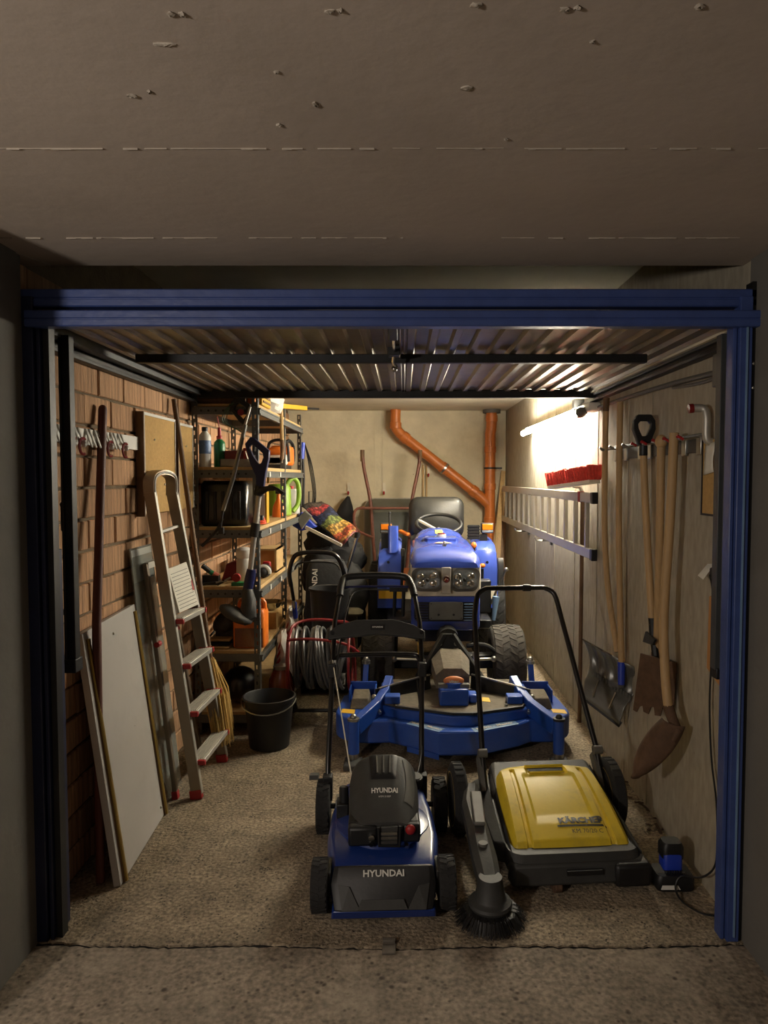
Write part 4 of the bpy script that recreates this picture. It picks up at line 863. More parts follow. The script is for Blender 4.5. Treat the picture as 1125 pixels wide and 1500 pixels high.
# engine
en = MB().box(-.135, .145, -.165, .14, .19, .265).build('engine', 'black', lm, bevel=.012)
MB().box(-.135, -.02, -.20, -.15, .185, .262).build('air_filter', 'black', en, bevel=.012)
MB().box(-.012, .058, -.198, -.165, .19, .262).build('cylinder_fins', 'charcoal', en, bevel=.004)
for i in range(3): MB().box(-.008, .054, -.206, -.198, .20 + i * .017, .21 + i * .017).build('fin', 'steel', en)
MB().tube([(-.018, -.205, .265), (-.016, -.21, .195), (.062, -.21, .192), (.065, -.2, .265)], .006, 8).build('guard_bar', 'steel_dark', en)
MB().cyl((-.045, -.20, .225), (-.045, -.212, .225), .012, n=10).cyl((-.045, -.2, .2), (-.045, -.21, .2), .01, n=10).build('bolts', 'chrome', en)
MB().box(.075, .145, -.185, -.1, .19, .262).build('carburettor', 'black', en, bevel=.01)
MB().ball((.105, -.195, .248), (.02, .014, .02), 12, 8).build('primer_bulb', 'red', en)
MB().cyl((.09, -.2, .195), (.09, -.215, .19), .008, n=8).build('drain_bolt', 'chrome', en)
def cvz(x, y):                                          # domed cover sloping down to the front
    v = (.15 - y) / .33; e = abs(x - .005) / .142
    return .432 - .11 * v - .05 * v ** 2.2 - .085 * e ** 4 - .03 * max(0, .12 - v) / .12
def cvp(x, y, d=0): return Vector((x, y, cvz(x, y) + d))
q = MB(); NU, NV = 28, 28
def cvo(u, v):
    y = .15 - .33 * v; w = .142 * (1 - .30 * abs(2 * v - .9) ** 3)
    return cvp(.005 + (2 * u - 1) * w, y)
q.grid(cvo, NU, NV); o_ = len(q.v)
border = [i * (NV + 1) for i in range(NU + 1)] + [NU * (NV + 1) + j for j in range(1, NV + 1)] + [i * (NV + 1) + NV for i in range(NU - 1, -1, -1)] + [j for j in range(NV - 1, 0, -1)]
for k in border: q.v.append(Vector((q.v[k].x, q.v[k].y, .245)))
for k in range(len(border)): q.f.append((border[k], border[(k + 1) % len(border)], o_ + (k + 1) % len(border), o_ + k))
ec = q.build('engine_cover', 'charcoal', lm, smooth=45)
MB().grid(lambda u, v: cvp(.005 + (2 * u - 1) * (.062 - .012 * v), .125 - .135 * v, .006 * min(1, 8 * u, 8 * (1 - u), 8 * v, 8 * (1 - v)) + .001), 16, 16).build('cover_panel', 'black', ec, smooth=50)
for dx in (-.028, 0, .028): MB().tube([cvp(.005 + dx, .10, .008), cvp(.005 + dx * .95, .06, .008), cvp(.005 + dx * .9, .012, .008)], .0035, 6).build('cover_slot', 'grey_plastic', ec)
MB().grid(lambda u, v: cvp(.085 + .035 * u + .012 * math.sin(math.pi * v), .10 - .2 * v, .003), 4, 12).build('cover_flank', 'grey_plastic', ec)
lettering('HYUNDAI', .024, lambda x, y: cvp(.008 + x, -.062 + y * 1.2, .002), 'white', ec, .0008)
lettering('HYM 510SP', .010, lambda x, y: cvp(.008 + x, -.087 + y, .002), 'white', ec, 0)
MB().cyl((.135, .10, .29), (.14, .09, .335), .034, n=16).build('fuel_cap', 'black', lm, bevel=.004)
MB().cyl((.14, .09, .335), (.1405, .089, .339), .024, n=16).build('fuel_cap_disc', 'grey_plastic', lm)
MB().cyl((-.16, .05, .19), (-.16, .06, .31), .02).box(-.19, -.14, .02, .1, .19, .25).build('muffler', 'black', lm, bevel=.005)
MB().loft([mring(.30, .15, .12, .22, .03), mring(.42, .14, .10, .23, .03), mring(.46, .12, .12, .20, .03)]).build('rear_flap', 'black', lm, smooth=40)
MB().box(-.2, -.17, .14, .2, .18, .215).build('height_lever', 'steel', lm)
# handle
def hl(x, y, z): return Vector((x, y, z))
for s_, xb, xm in ((-1, -.245, -.238), (1, .185, .205)):
    MB().tube([hl(xb, .31, .16), hl(xb, .36, .30), hl(xm, .62, .66)], .0125, 10).build('lower_tube', 'black_gloss', lm)
    MB().tube([hl(xm, .60, .64), hl(xm * .98, .74, .86), hl(xm * .88, .92, 1.00)], .0125, 10).build('upper_tube', 'black_gloss', lm)
    MB().box(xm - .02, xm + .02, .58, .66, .62, .69).build('fold_clamp', 'black', lm, bevel=.005)
    MB().bar((xm + .012, .60, .60), (xm + .012, .62, .70), .012, .016).build('clamp_lever', 'steel', lm)
    MB().box(xb - .022, xb + .022, .29, .35, .14, .25).build('handle_bracket', 'steel_dark', lm, bevel=.005)
MB().tube(smoothpath([hl(-.235, .60, .64), hl(-.22, .645, .70), hl(-.17, .66, .715), hl(.13, .66, .715), hl(.19, .645, .70), hl(.205, .60, .64)], 4), .012, 10).build('cross_tube', 'black_gloss', lm)
top = smoothpath([hl(-.212, .88, .975), hl(-.205, .94, 1.03), hl(-.16, .985, 1.065), hl(.11, .985, 1.065), hl(.165, .94, 1.03), hl(.182, .88, .975)], 5)
MB().tube(top, .019, 12).build('grip_bar', 'black', lm)
MB().tube(smoothpath([hl(-.212, .90, .98), hl(-.20, .945, 1.012), hl(.16, .945, 1.012), hl(.182, .90, .98)], 4), .006, 8).build('bail_lever', 'navy', lm)
# console panel
pn = [(-.262, -.02), (-.262, .02), (-.22, .055), (-.12, .085), (.07, .085), (.17, .055), (.225, .02), (.225, -.025), (.12, -.005), (-.02, .008), (-.15, -.005)]
def con_(u, v, w): d = Vector((0, .55, .83)); return Vector((u, .70, .80)) + d * v + Vector((0, .83, -.55)) * w
n = len(pn)
MB().add([con_(u, v, -.015) for u, v in pn] + [con_(u, v, .012) for u, v in pn], [tuple(range(n)), tuple(range(2 * n - 1, n - 1, -1))] + [(j, (j + 1) % n, n + (j + 1) % n, n + j) for j in range(n)]).build('console', 'charcoal', lm, bevel=.004, smooth=30)
MB().add([con_(-.05, .028, -.018), con_(.02, .028, -.018), con_(.02, .055, -.018), con_(-.05, .055, -.018)], [(0, 1, 2, 3)]).build('console_badge', 'black', lm)
lettering('HYUNDAI', .012, lambda x, y: con_(-.015 + x, .0415 + y, -.0195), 'white', lm, .0004)
for s_ in (-1, 1): MB().tube([con_(-.018 + s_ * .225, .012, -.02), con_(-.018 + s_ * .225, .012, -.012)], .01, 8).build('screw', 'black', lm)
# pull cord and cables
MB().tube([hl(-.238, .62, .70), hl(-.12, .05, .30)], .003, 6).build('pull_cord', 'cream', lm)
MB().tube(smoothpath([hl(.18, .60, .60), hl(.19, .40, .36), hl(.15, .2, .27), hl(.12, .1, .22)], 4), .004, 6).build('control_cable', 'black', lm)
MB().tube(smoothpath([hl(-.215, .62, .70), hl(-.17, .8, .93), hl(-.12, .9, 1.0), hl(.05, .92, 1.0)], 4), .004, 6).build('control_cable', 'black', lm)

# ================================================================ SWEEPER (local, nose at -y)
sw = thing('push_sweeper', 'yellow and grey hand-pushed floor sweeper with side brush', 'sweeper', (.655, 2.97, 0), R(4.5), local=True)
def lidw(v): return .232 + .03 * v - .05 * max(0, .12 - v) / .12
def lidz(u, v):
    z = .30 - .012 * (1 - v) - .155 * max(0, v - .15) ** 1.45 / .85 ** 1.45 - .012 * max(0, .1 - v) * 10
    e = abs(u); z -= .05 * max(0, e - .86) / .14 + .012 * e * e
    if v > .93: z -= .05 * (v - .93) / .07
    if e < .5 and .2 < v < .78: z -= .010 * min(1, (.5 - e) / .05) * min(1, (v - .2) / .04) * min(1, (.78 - v) / .1)
    if e < .40 and .09 < v < .21: z -= .012 * min(1, (.40 - e) / .04)
    for g in (.62, .66): 
        if abs(e - g) < .018 and .12 < v: z -= .010
    return z
def lid(u, v): s_ = (u - .5) * 2; return (s_ * lidw(v), .25 - .50 * v, lidz(s_, v))
body = MB()
def bring(z, ex, ey0, ey1, r_=.06): return [Vector((u, v, z)) for u, v in rrect(0, .5 * (ey0 + ey1), 2 * ex, ey1 - ey0, r_, 5)]
body.loft([bring(.05, .25, -.27, .25), bring(.06, .262, -.285, .27), bring(.115, .268, -.29, .28), bring(.14, .262, -.27, .28)])
body.build('chassis', 'charcoal', sw, smooth=40)
MB().hexa((-.355, .27, .06), (-.25, .27, .06), (-.25, -.20, .06), (-.33, -.16, .06), (-.335, .27, .20), (-.24, .27, .25), (-.25, -.20, .14), (-.32, -.16, .13)).build('side_skirt', 'charcoal', sw, bevel=.02)
# side cheeks rising to the back
MB().hexa((-.27, .30, .10), (.27, .30, .10), (.27, .12, .10), (-.27, .12, .10), (-.225, .30, .285), (.225, .30, .285), (.262, .10, .225), (-.262, .10, .225)).build('rear_hood', 'charcoal', sw, bevel=.02)
MB().loft([[Vector((x, y, z)) for x, y, z in ((-.262, .26, .12), (-.262, .26, .20), (-.262, -.24, .12), (-.262, -.24, .10))], [Vector((x, y, z)) for x, y, z in ((-.232, .26, .12), (-.232, .26, .27), (-.25, -.24, .145), (-.25, -.24, .10))]]).build('side_cheek', 'charcoal', sw, smooth=30)
MB().loft([[Vector((x, y, z)) for x, y, z in ((.275, .26, .12), (.275, .26, .20), (.275, -.24, .12), (.275, -.24, .10))], [Vector((x, y, z)) for x, y, z in ((.232, .26, .12), (.232, .26, .27), (.25, -.24, .145), (.25, -.24, .10))]]).build('side_cheek', 'charcoal', sw, smooth=30)
q = MB(); NU, NV = 80, 60; q.grid(lid, NU, NV)
o_ = len(q.v)
border = [i * (NV + 1) for i in range(NU + 1)] + [NU * (NV + 1) + j for j in range(1, NV + 1)] + [i * (NV + 1) + NV for i in range(NU - 1, -1, -1)] + [j for j in range(NV - 1, 0, -1)]
for k in border: q.v.append(Vector((q.v[k].x, q.v[k].y, .11)))
for k in range(len(border)): q.f.append((border[k], border[(k + 1) % len(border)], o_ + (k + 1) % len(border), o_ + k))
lidm = q.build('lid', 'yellow', sw, smooth=28)
MB().grid(lambda a_, b_: ((a_ - .5) * 2 * (.084 - .012 * b_), .25 - .5 * (.10 + .085 * b_), lidz((a_ - .5) * .6, .10 + .085 * b_) + .007), 10, 6).build('grip_recess', 'rubber', lidm, smooth=0)
MB().bar((-.09, .205, lidz(0, .085) + .004), (.09, .205, lidz(0, .085) + .004), .008, .010).bar((-.08, .147, lidz(0, .22) + .004), (.08, .147, lidz(0, .22) + .004), .008, .010).build('grip_lip', 'yellow', lidm, bevel=.004)
def on_lid(x0, v0): return lambda x, y: (x0 + x, .25 - .5 * v0 + y, lidz((x0 + x) / lidw(v0 - y / .5), v0 - y / .5) + .0025)
lettering('KÄRCHER', .042, on_lid(.062, .765), 'black', lidm, .0022)
lettering('KM 70/20 C', .026, on_lid(.075, .862), 'charcoal', lidm, 0)
fn = on_lid(.058, .812)
q = MB(); q.grid(lambda u, v: fn(-.10 + .205 * u, .004 - .009 * v), 12, 1); q.build('logo_bar', 'black', lidm)
# bumper with slots
bb_ = MB().loft([[Vector((x, y, z)) for x, y, z in ((-.265, -.25, .115), (-.255, -.30, .115), (.25, -.30, .115), (.285, -.24, .115))], [Vector((x, y, z)) for x, y, z in ((-.27, -.24, .03), (-.262, -.315, .035), (.255, -.315, .035), (.29, -.24, .03))]]).build('bumper', 'charcoal', sw, bevel=.012)
MB().box(-.05, .09, -.318, -.305, .075, .095).build('bumper_slot', 'black', bb_)
MB().box(.14, .285, -.322, -.23, .02, .11).build('bumper_corner', 'black', bb_, bevel=.014)
MB().box(-.10, -.06, -.30, -.25, .0, .05).cyl((-.095, -.29, .022), (-.065, -.29, .022), .022).build('front_castor', 'rust', sw, bevel=.004)
# wheels
for x in (-.395, .31):
    w_ = MB().lathe([(.10, -.028), (.135, -.032), (.155, -.02), (.155, .02), (.135, .032), (.10, .028)], (x, .20, .156), 'X', 32).build('wheel', 'rubber', sw, smooth=40)
    MB().lathe([(.02, -.012), (.10, -.026), (.118, -.031), (.118, .031), (.10, .026), (.02, .012)], (x, .20, .156), 'X', 24).build('rim', mat('ochre_rim', (150, 124, 40), .5, var=.2), w_, smooth=40)
    for i in range(28):
        a = 2 * math.pi * i / 28; c = Vector((x, .20 + .154 * math.cos(a), .156 + .154 * math.sin(a)))
        MB().bar(c - Vector((.018, 0, 0)), c + Vector((.018, 0, 0)), .012, .008, up=(0, math.cos(a), math.sin(a))).build('tread_block', 'rubber', w_, smooth=0)
MB().cyl((-.38, .2, .156), (.30, .2, .156), .012).build('axle', 'steel_dark', sw)
# side brush arm
MB().loft([[Vector((-.345 - .03 * (y < 0) + u, y, z + v)) for u, v in ((-w, -.03), (-w, .01), (-w * .5, h), (w * .5, h), (w, .01), (w, -.03))] for y, z, w, h in ((.12, .24, .03, .02), (-.02, .225, .036, .03), (-.2, .20, .042, .035), (-.34, .165, .046, .03), (-.43, .14, .04, .02))]).build('brush_arm', 'charcoal', sw, smooth=30)
MB().bar((-.345, .02, .262), (-.372, -.22, .243), .045, .016).build('arm_rib', 'grey_plastic', sw, bevel=.005)
MB().cyl((-.375, -.30, .195), (-.375, -.30, .212), .018, n=14).build('arm_knob', 'grey_plastic', sw)
BC = Vector((-.375, -.44, 0))
MB().lathe([(.042, .16), (.046, .14), (.056, .085), (.06, .08), (.076, .072), (.08, .062), (.076, .052), (.04, .05)], BC, 'Z', 28).build('brush_hub', 'charcoal', sw, smooth=40)
q = MB(); rr = random.Random(9)
for i in range(520):
    a = rr.uniform(0, 2 * math.pi); r0 = rr.uniform(.045, .07); r1 = rr.uniform(.112, .138); a1 = a + rr.uniform(-.06, .06)
    p0 = BC + Vector((r0 * math.cos(a), r0 * math.sin(a), .055)); p1 = BC + Vector((r1 * math.cos(a1), r1 * math.sin(a1), .006 + rr.uniform(0, .012)))
    pm = (p0 + p1) * .5 + Vector((0, 0, .012)); w = Vector((-math.sin(a), math.cos(a), 0)) * .0016
    q.add([p0 - w, p0 + w, pm + w, pm - w, p1 + w * .7, p1 - w * .7], [(0, 1, 2, 3), (3, 2, 4, 5)])
q.build('bristles', 'black', sw, smooth=0, kind='stuff')
# push handle
H_ = [hl(-.275, .16, .20), hl(-.275, .24, .34), hl(-.245, .62, .90), hl(-.22, .67, 1.0), hl(-.17, .69, 1.03), hl(.13, .69, 1.03), hl(.18, .67, 1.0), hl(.2, .62, .90), hl(.262, .24, .34), hl(.262, .16, .20)]
pp = [H_[0], H_[1]] + smoothpath(H_[2:5], 4) + smoothpath(H_[5:8], 4) + H_[8:]
MB().tube(pp, .013, 10).build('handle', 'black_gloss', sw)
MB().cyl((.02, .69, 1.03), (.06, .69, 1.03), .018, n=12).build('handle_joint', 'black', sw)
for x in (-.275, .262): MB().cyl((x - .02, .235, .345), (x + .02, .235, .345), .02).bar((x - .012, .15, .2), (x - .012, .26, .32), .02, .05).build('handle_clamp', 'grey_plastic', sw)
# ================================================================ LEFT WALL
t = thing('tool_holder_strip', 'white tool holder strip with spring clips and red hooks on brick wall', 'tool rail', (-1.29, 3.0, 1.72))
MB().box(-1.305, -1.292, 2.55, 3.5, 1.735, 1.80).build('strip', 'white', t, bevel=.002)
for i in range(9):
    y = 2.57 + i * .082 + (.02 if i > 3 else 0)
    for dy_ in (-.016, .016):
        MB().add([(-1.292, y + dy_ - .011, 1.80), (-1.292, y + dy_ + .011, 1.80), (-1.265, y + dy_ + .006 + dy_ * .2, 1.725), (-1.265, y + dy_ - .006 + dy_ * .2, 1.725)], [(0, 1, 2, 3)]).build('spring_clip', 'white', t, solid=.004)
    if i in (0, 2, 3, 6, 8):
        MB().tube(arc((-1.265, y, 1.725), .032, 60, 290, 10, 'YZ'), .006, 6).build('hook', 'red_dark', t)
        MB().ball((-1.262, y, 1.735), .014, 8, 6).build('roller', 'white', t)
t = thing('hanging_clamp', 'small black clamp hanging by a cord below the tool holder', 'clamp', (-1.28, 2.72, 1.45))
c = onx(96, 725, -1.27)
MB().tube(smoothpath([(-1.29, c.y + .12, 1.60), (-1.285, c.y + .08, 1.53), (-1.28, c.y + .02, 1.51), (-1.275, c.y, 1.50)], 4), .003, 6).build('cord', 'black', t)
MB().box(-1.285, -1.26, c.y - .018, c.y + .018, 1.40, 1.50).cyl((-1.27, c.y - .03, 1.50), (-1.27, c.y + .03, 1.50), .012).box(-1.28, -1.265, c.y + .01, c.y + .05, 1.44, 1.47).build('body', 'black', t, bevel=.004)
t = thing('wooden_pole', 'thick red-brown wooden pole leaning behind the white panel', 'pole', (-1.2, 2.85, .5))
MB().tube([onx(150, 600, -1.285), onx(141, 915, -1.235), (-1.19, 2.72, .012)], [.018, .018, .017], 12).ball(onx(150, 599, -1.285), .018, 10, 6).build('stick', 'redbrown', t)
for i, (y0, y1, z0, z1) in enumerate(((3.49, 3.97, 1.42, 1.915), (4.02, 4.3, 1.42, 1.905))):
    t = thing('cork_board', ('larger cork notice board with white frame on brick wall', 'narrower cork board half hidden behind the brown broom handle')[i], 'notice board', (-1.3, y0, 1.42), group='cork boards on the brick wall')
    MB().box(-1.304, -1.272, y0, y1, z0, z1).build('cork_sheet', 'cork', t)
    MB().box(-1.306, -1.266, y0 - .012, y0, z0 - .01, z1 + .01).build('dark_edge', 'wood_dark', t)
    MB().box(-1.275, -1.267, y0, y1, z1 - .006, z1 + .008).box(-1.275, -1.267, y0, y0 + .008, z0, z1).box(-1.275, -1.267, y1 - .006, y1, z0, z1).build('frame', 'white', t)
    for dy_, dz in ((.15, -.12), (.3, -.35), (.1, -.4)): MB().ball((-1.27, y0 + dy_, z1 + dz), .006, 6, 5).build('pin', 'white', t)
# straw broom
t = thing('straw_broom', 'straw broom with long brown stick standing behind the stepladder', 'broom', (-1.03, 3.98, 0))
pT, pB = Vector((-1.283, 4.0, 2.04)), onx(309, 975, -1.09)
MB().tube([pT, pB], .0145, 10).build('stick', 'wood_dark', t)
q = MB(); rr = random.Random(4); d = Vector((.02, .0, -1))
for i in range(220):
    a = rr.uniform(0, 6.28); k = math.sqrt(rr.random())
    p0 = pB + Vector((.016 * k * math.cos(a), .016 * k * math.sin(a), rr.uniform(-.02, .05)))
    p1 = pB + Vector((.075, -.03, -.30)) + Vector((.055 * k * math.cos(a), .10 * k * math.sin(a), rr.uniform(-.14, -.04)))
    p1.z = max(p1.z, .01); pm = lerp(p0, p1, .45) + Vector((.03 * k * math.cos(a), .04 * k * math.sin(a), 0))
    q.tube([p0, pm, p1], [.003, .004, .0022], 4, cap=False)
q.build('straw', 'straw', t, kind='stuff')
MB().cyl(pB + Vector((.002, 0, .03)), pB + Vector((.008, 0, -.03)), .024, .03).build('binding', 'straw', t)
# white panel with brass strips
t = thing('laminate_board', 'flat white panel with brass edge strips leaning on the brick wall', 'panel', (-1.12, 3.0, 0))
bN, bF, tN, tF = Vector((-1.105, 2.705, .004)), Vector((-1.135, 3.325, .004)), Vector((-1.268, 2.775, .985)), Vector((-1.268, 3.325, 1.005))
MB().slab(bN, bF, tF, tN, .028).build('board', 'panel_white', t, bevel=.002)
nr = (bF - bN).cross(tN - bN).normalized()
for u in (.06, .965):
    MB().bar(lerp(bN, bF, u) + nr * .008, lerp(tN, tF, u) + nr * .008 - Vector((0, 0, .03)), .014, .016, up=nr).build('brass_strip', 'brass', t)
    MB().bar(lerp(bN, bF, u - .014) + nr * .004, lerp(tN, tF, u - .014) + nr * .004 - Vector((0, 0, .03)), .006, .008, up=nr).build('brass_groove', 'wood_dark', t)
for u, v in ((.5, .93), (.62, .5), (.9, .05)): MB().ball(lerp(lerp(bN, bF, u), lerp(tN, tF, u), v) + nr * .001, .006, 8, 5).build('screw', 'steel', t)
# clear pane
t = thing('glass_sheet', 'clear glass pane leaning on the bricks behind the stepladder', 'pane', (-1.2, 3.4, 0))
MB().slab((-1.165, 3.34, .004), (-1.165, 3.66, .004), (-1.288, 3.62, 1.265), (-1.288, 3.335, 1.265), .006).build('sheet', 'glass', t)
MB().slab((-1.272, 3.345, 1.10), (-1.272, 3.61, 1.10), (-1.287, 3.61, 1.255), (-1.287, 3.345, 1.255), .001).build('label_film', mat('film', (170, 172, 165), .3), t)
# stepladder
t = thing('stepladder', 'folded aluminium stepladder with red feet leaning on the brick wall', 'stepladder', (-1.05, 3.7, 0))
F1, F2 = Vector((-1.03, 3.475, .0)), Vector((-1.02, 3.94, .0))
T1, T2 = Vector((-1.235, 3.46, 1.53)), Vector((-1.2, 3.68, 1.53))
for F_, T_, s_ in ((F1, T1, -1), (F2, T2, 1)):
    MB().bar(F_ + Vector((0, 0, .02)), T_, .052, .024, up=(0, 1, 0)).build('front_rail', mat('weathered_alu', (140, 128, 112), .42, metal=.7, var=.1), t, bevel=.003)
    MB().bar(F_ + Vector((.027, 0, .03)), T_ + Vector((.027, 0, 0)), .004, .028, up=(0, 1, 0)).build('rail_edge', 'alu', t)
    MB().bar(F_ + Vector((0, 0, .0)), F_ + (T_ - F_) * .03, .06, .034, up=(0, 1, 0)).build('foot', 'red', t, bevel=.004)
top_ = smoothpath([T1 - Vector((0, 0, .02)), T1 + Vector((-.005, .01, .05)), T1 + Vector((-.002, .05, .085)), lerp(T1, T2, .5) + Vector((0, 0, .098)), T2 + Vector((.0, -.04, .085)), T2 + Vector((.002, -.006, .05)), T2 - Vector((0, 0, .02))], 5)
q = MB(); rings = []
for i, p_ in enumerate(top_):
    tg = (top_[min(i + 1, len(top_) - 1)] - top_[max(i - 1, 0)]).normalized(); sx = Vector((1, 0, 0)); sy = tg.cross(sx).normalized()
    rings.append([p_ + sx * .026 + sy * .012, p_ + sx * .026 - sy * .012, p_ - sx * .026 - sy * .012, p_ - sx * .026 + sy * .012])
q.loft(rings).build('top_loop', MATS['weathered_alu'], t, smooth=40)
MB().tube([p_ + Vector((.028, 0, 0)) for p_ in top_], .006, 6).build('loop_edge', 'white', t)
def onrail(F_, T_, z): return lerp(F_, T_, z / T_.z)
MB().bar(onrail(F1, T1, 1.33), onrail(F2, T2, 1.35), .02, .012).build('top_stay', 'white', t)
for z in (.19, .435, .675, .90):
    a, b2 = onrail(F1, T1, z) + Vector((.01, .012, 0)), onrail(F2, T2, z) + Vector((.01, -.012, 0))
    tb = MB(); d = Vector((.085, 0, .012)); th = Vector((0, 0, .026))
    tb.hexa(a - d * .35 - th, b2 - d * .35 - th, b2 + d * .65 - th, a + d * .65 - th, a - d * .35, b2 - d * .35, b2 + d * .65, a + d * .65)
    tr2 = tb.build('tread', 'alu', t, bevel=.003)
    n2 = 7
    for k in range(n2):
        f0 = -.28 + k * .13
        MB().bar(a + d * f0 + Vector((0, .01, .002)), b2 + d * f0 + Vector((0, -.01, .002)), .004, .004).build('tread_rib', 'alu', tr2)
    MB().box(a.x - .025, a.x + .06, a.y - .016, a.y + .004, a.z - .02, a.z + .004).build('red_end', 'red', tr2, bevel=.003)
    MB().box(b2.x - .02, b2.x + .06, b2.y - .004, b2.y + .02, b2.z - .02, b2.z + .006).build('red_end', 'red', tr2, bevel=.003)
a0, a1 = onrail(F1, T1, .93) + Vector((.045, .03, 0)), onrail(F2, T2, .93) + Vector((.045, -.04, 0))
a2, a3 = onrail(F2, T2, 1.16) + Vector((.02, -.035, 0)), onrail(F1, T1, 1.15) + Vector((.02, .03, 0))
pf = MB().slab(a0, a1, a2, a3, .012).build('platform', 'paper', t, bevel=.002)
nn_ = (a1 - a0).cross(a3 - a0).normalized()
for k in range(11):
    v = .08 + k * .078
    MB().bar(lerp(lerp(a0, a1, .08), lerp(a3, a2, .08), v) + nn_ * .001, lerp(lerp(a0, a1, .92), lerp(a3, a2, .92), v) + nn_ * .001, .003, .002, up=nn_).build('print_line', 'grey_plastic', pf)
MB().add([lerp(lerp(a0, a1, u), lerp(a3, a2, u), v) + nn_ * .002 for u, v in ((.88, .35), (.98, .35), (.98, .6), (.93, .55))], [(0, 1, 2, 3)]).build('red_mark', 'red', pf)
for F_, T_, y in ((Vector((-1.135, 3.475, 0)), Vector((-1.262, 3.46, 1.18)), 0), (Vector((-1.125, 3.90, 0)), Vector((-1.258, 3.72, 1.18)), 1)):
    MB().bar(F_ + Vector((0, 0, .02)), T_, .022, .03, up=(0, 1, 0)).build('rear_leg', MATS['weathered_alu'], t, bevel=.003)
    MB().bar(F_, F_ + (T_ - F_) * .035, .03, .036, up=(0, 1, 0)).build('foot', 'red', t, bevel=.003)
MB().bar((-1.258, 3.46, 1.17), (-1.255, 3.72, 1.17), .022, .03).build('rear_stay', 'alu', t)
for p_ in ((-1.21, 3.47, .78), (-1.205, 3.74, .80)): MB().cyl(Vector(p_) - Vector((0, .02, 0)), Vector(p_) + Vector((0, .02, 0)), .014).build('rivet', 'red', t)
# black bucket
t = thing('black_bucket', 'large black mortar bucket on the floor before the shelving rack', 'bucket', (-.80, 4.18, 0))
bc = Vector((-.80, 4.18, 0))
MB().lathe([(.112, .004), (.118, .006), (.146, .285), (.156, .288), (.158, .302), (.149, .305), (.143, .295), (.114, .02), (.005, .018)], bc, 'Z', 36, cap=False).build('shell', 'black', t, smooth=40)
MB().tube([bc + Vector((.161 * math.cos(R(a)), .161 * math.sin(R(a)) , .285 - .05 * math.sin(R((a + 180) % 360)) * (1 if a > 180 else 0))) for a in range(180, 361, 12)], .004, 6).build('wire_handle', 'steel', t)
# ================================================================ SHELVING RACK
rk = thing('shelving_rack', 'slotted grey steel shelving rack with chipboard shelves along the brick wall', 'shelving', (-1.09, 5.3, 0))
XS0, XS1 = -1.292, -.888
YS = (4.36, 5.35, 6.22)
def slotted(x, y, sx, sy):
    q = MB(); z = 0.0; w = .036
    for ax in (0, 1):
        def P(u, z_, o): return (x + sx * u, y + sy * o, z_) if ax == 0 else (x + sx * o, y + sy * u, z_)
        k = 0
        while k * .05 < 2.12:
            z0 = k * .05; z1 = z0 + .05; h0, h1 = z0 + .012, z0 + .038; a, b2 = (.010, .019) if k % 2 else (.016, .025)
            vs = [P(0, z0, 0), P(w, z0, 0), P(w, z1, 0), P(0, z1, 0), P(a, h0, 0), P(b2, h0, 0), P(b2, h1, 0), P(a, h1, 0)]
            q.add(vs, [(0, 1, 5, 4), (1, 2, 6, 5), (2, 3, 7, 6), (3, 0, 4, 7)]); k += 1
    q.build('post', 'rack_grey', rk, smooth=0, solid=.002)
M['rack_grey'] = mat('rack_grey_paint', (96, 98, 96), .5, metal=.35, var=.12, scale=14)
for y in YS:
    for x, sx in ((XS0, 1), (XS1, -1)): slotted(x, y, sx, 1 if y < 6 else -1)
LV = (2.03, 1.645, 1.275, .905, .505, .12)
for z in LV:
    MB().box(XS0 + .002, XS1 - .002, YS[0] + .004, YS[1] - .004, z, z + .022).build('shelf_board', 'board', rk, bevel=.001)
    MB().box(XS0 + .002, XS1 - .002, YS[1] + .004, YS[2] - .004, z, z + .022).build('shelf_board', 'board', rk, bevel=.001)
    for y in (YS[0] - .006, YS[1] - .02, YS[2] - .01):
        bm_ = MB().box(XS0, XS1, y, y + .016, z - .045, z + .004).build('end_beam', 'rack_grey', rk, bevel=.001)
    for (ya, yb) in ((YS[0], YS[1]), (YS[1], YS[2])):
        MB().box(XS1 - .004, XS1 + .014, ya, yb, z - .045, z - .002).box(XS1 + .012, XS1 + .019, ya, yb, z - .012, z - .002).box(XS1 + .012, XS1 + .019, ya, yb, z - .045, z - .036).build('side_beam', 'rack_grey', rk, bevel=.001)
        MB().box(XS0 - .004, XS0 + .012, ya, yb, z - .045, z - .002).build('side_beam', 'rack_grey', rk, bevel=.001)
    if z in LV[1:4]:
        for y in (4.62, 5.02): MB().box(XS1 + .019, XS1 + .021, y, y + .035, z - .038, z - .004).build('price_tag', 'white', rk)
for k in range(7):
    for z in LV[:4]: MB().cyl((XS0 + .06 + k * .045, YS[0] - .008, z - .02), (XS0 + .06 + k * .045, YS[0] - .0055, z - .02), .007, n=8).build('slot', 'black', rk)
def Z(i): return LV[i] + .022
# ---- top shelf
t = thing('timber_plank', 'brown timber plank lying along the top shelf front', 'plank', (-1.1, 4.5, Z(0)))
MB().box(-1.28, -.97, 4.40, 4.52, Z(0), Z(0) + .085).build('board', 'wood_dark', t, bevel=.003)
t = thing('yellow_toolbox', 'orange and yellow case on the top shelf', 'case', (-.93, 4.62, Z(0)))
MB().box(-.965, -.915, 4.42, 4.62, Z(0), Z(0) + .10).build('orange_side', 'orange', t, bevel=.006)
MB().box(-.915, -.875, 4.44, 4.72, Z(0), Z(0) + .11).build('body', 'yellow2', t, bevel=.006)
for dz in (.02, .05, .08): MB().box(-.876, -.87, 4.46, 4.7, Z(0) + dz, Z(0) + dz + .012).build('rib', 'wood_dark', t)
t = thing('crumpled_sack', 'crumpled white paper sack hanging over the top shelf edge', 'sack', (-.88, 5.0, Z(0)))
rr = random.Random(21)
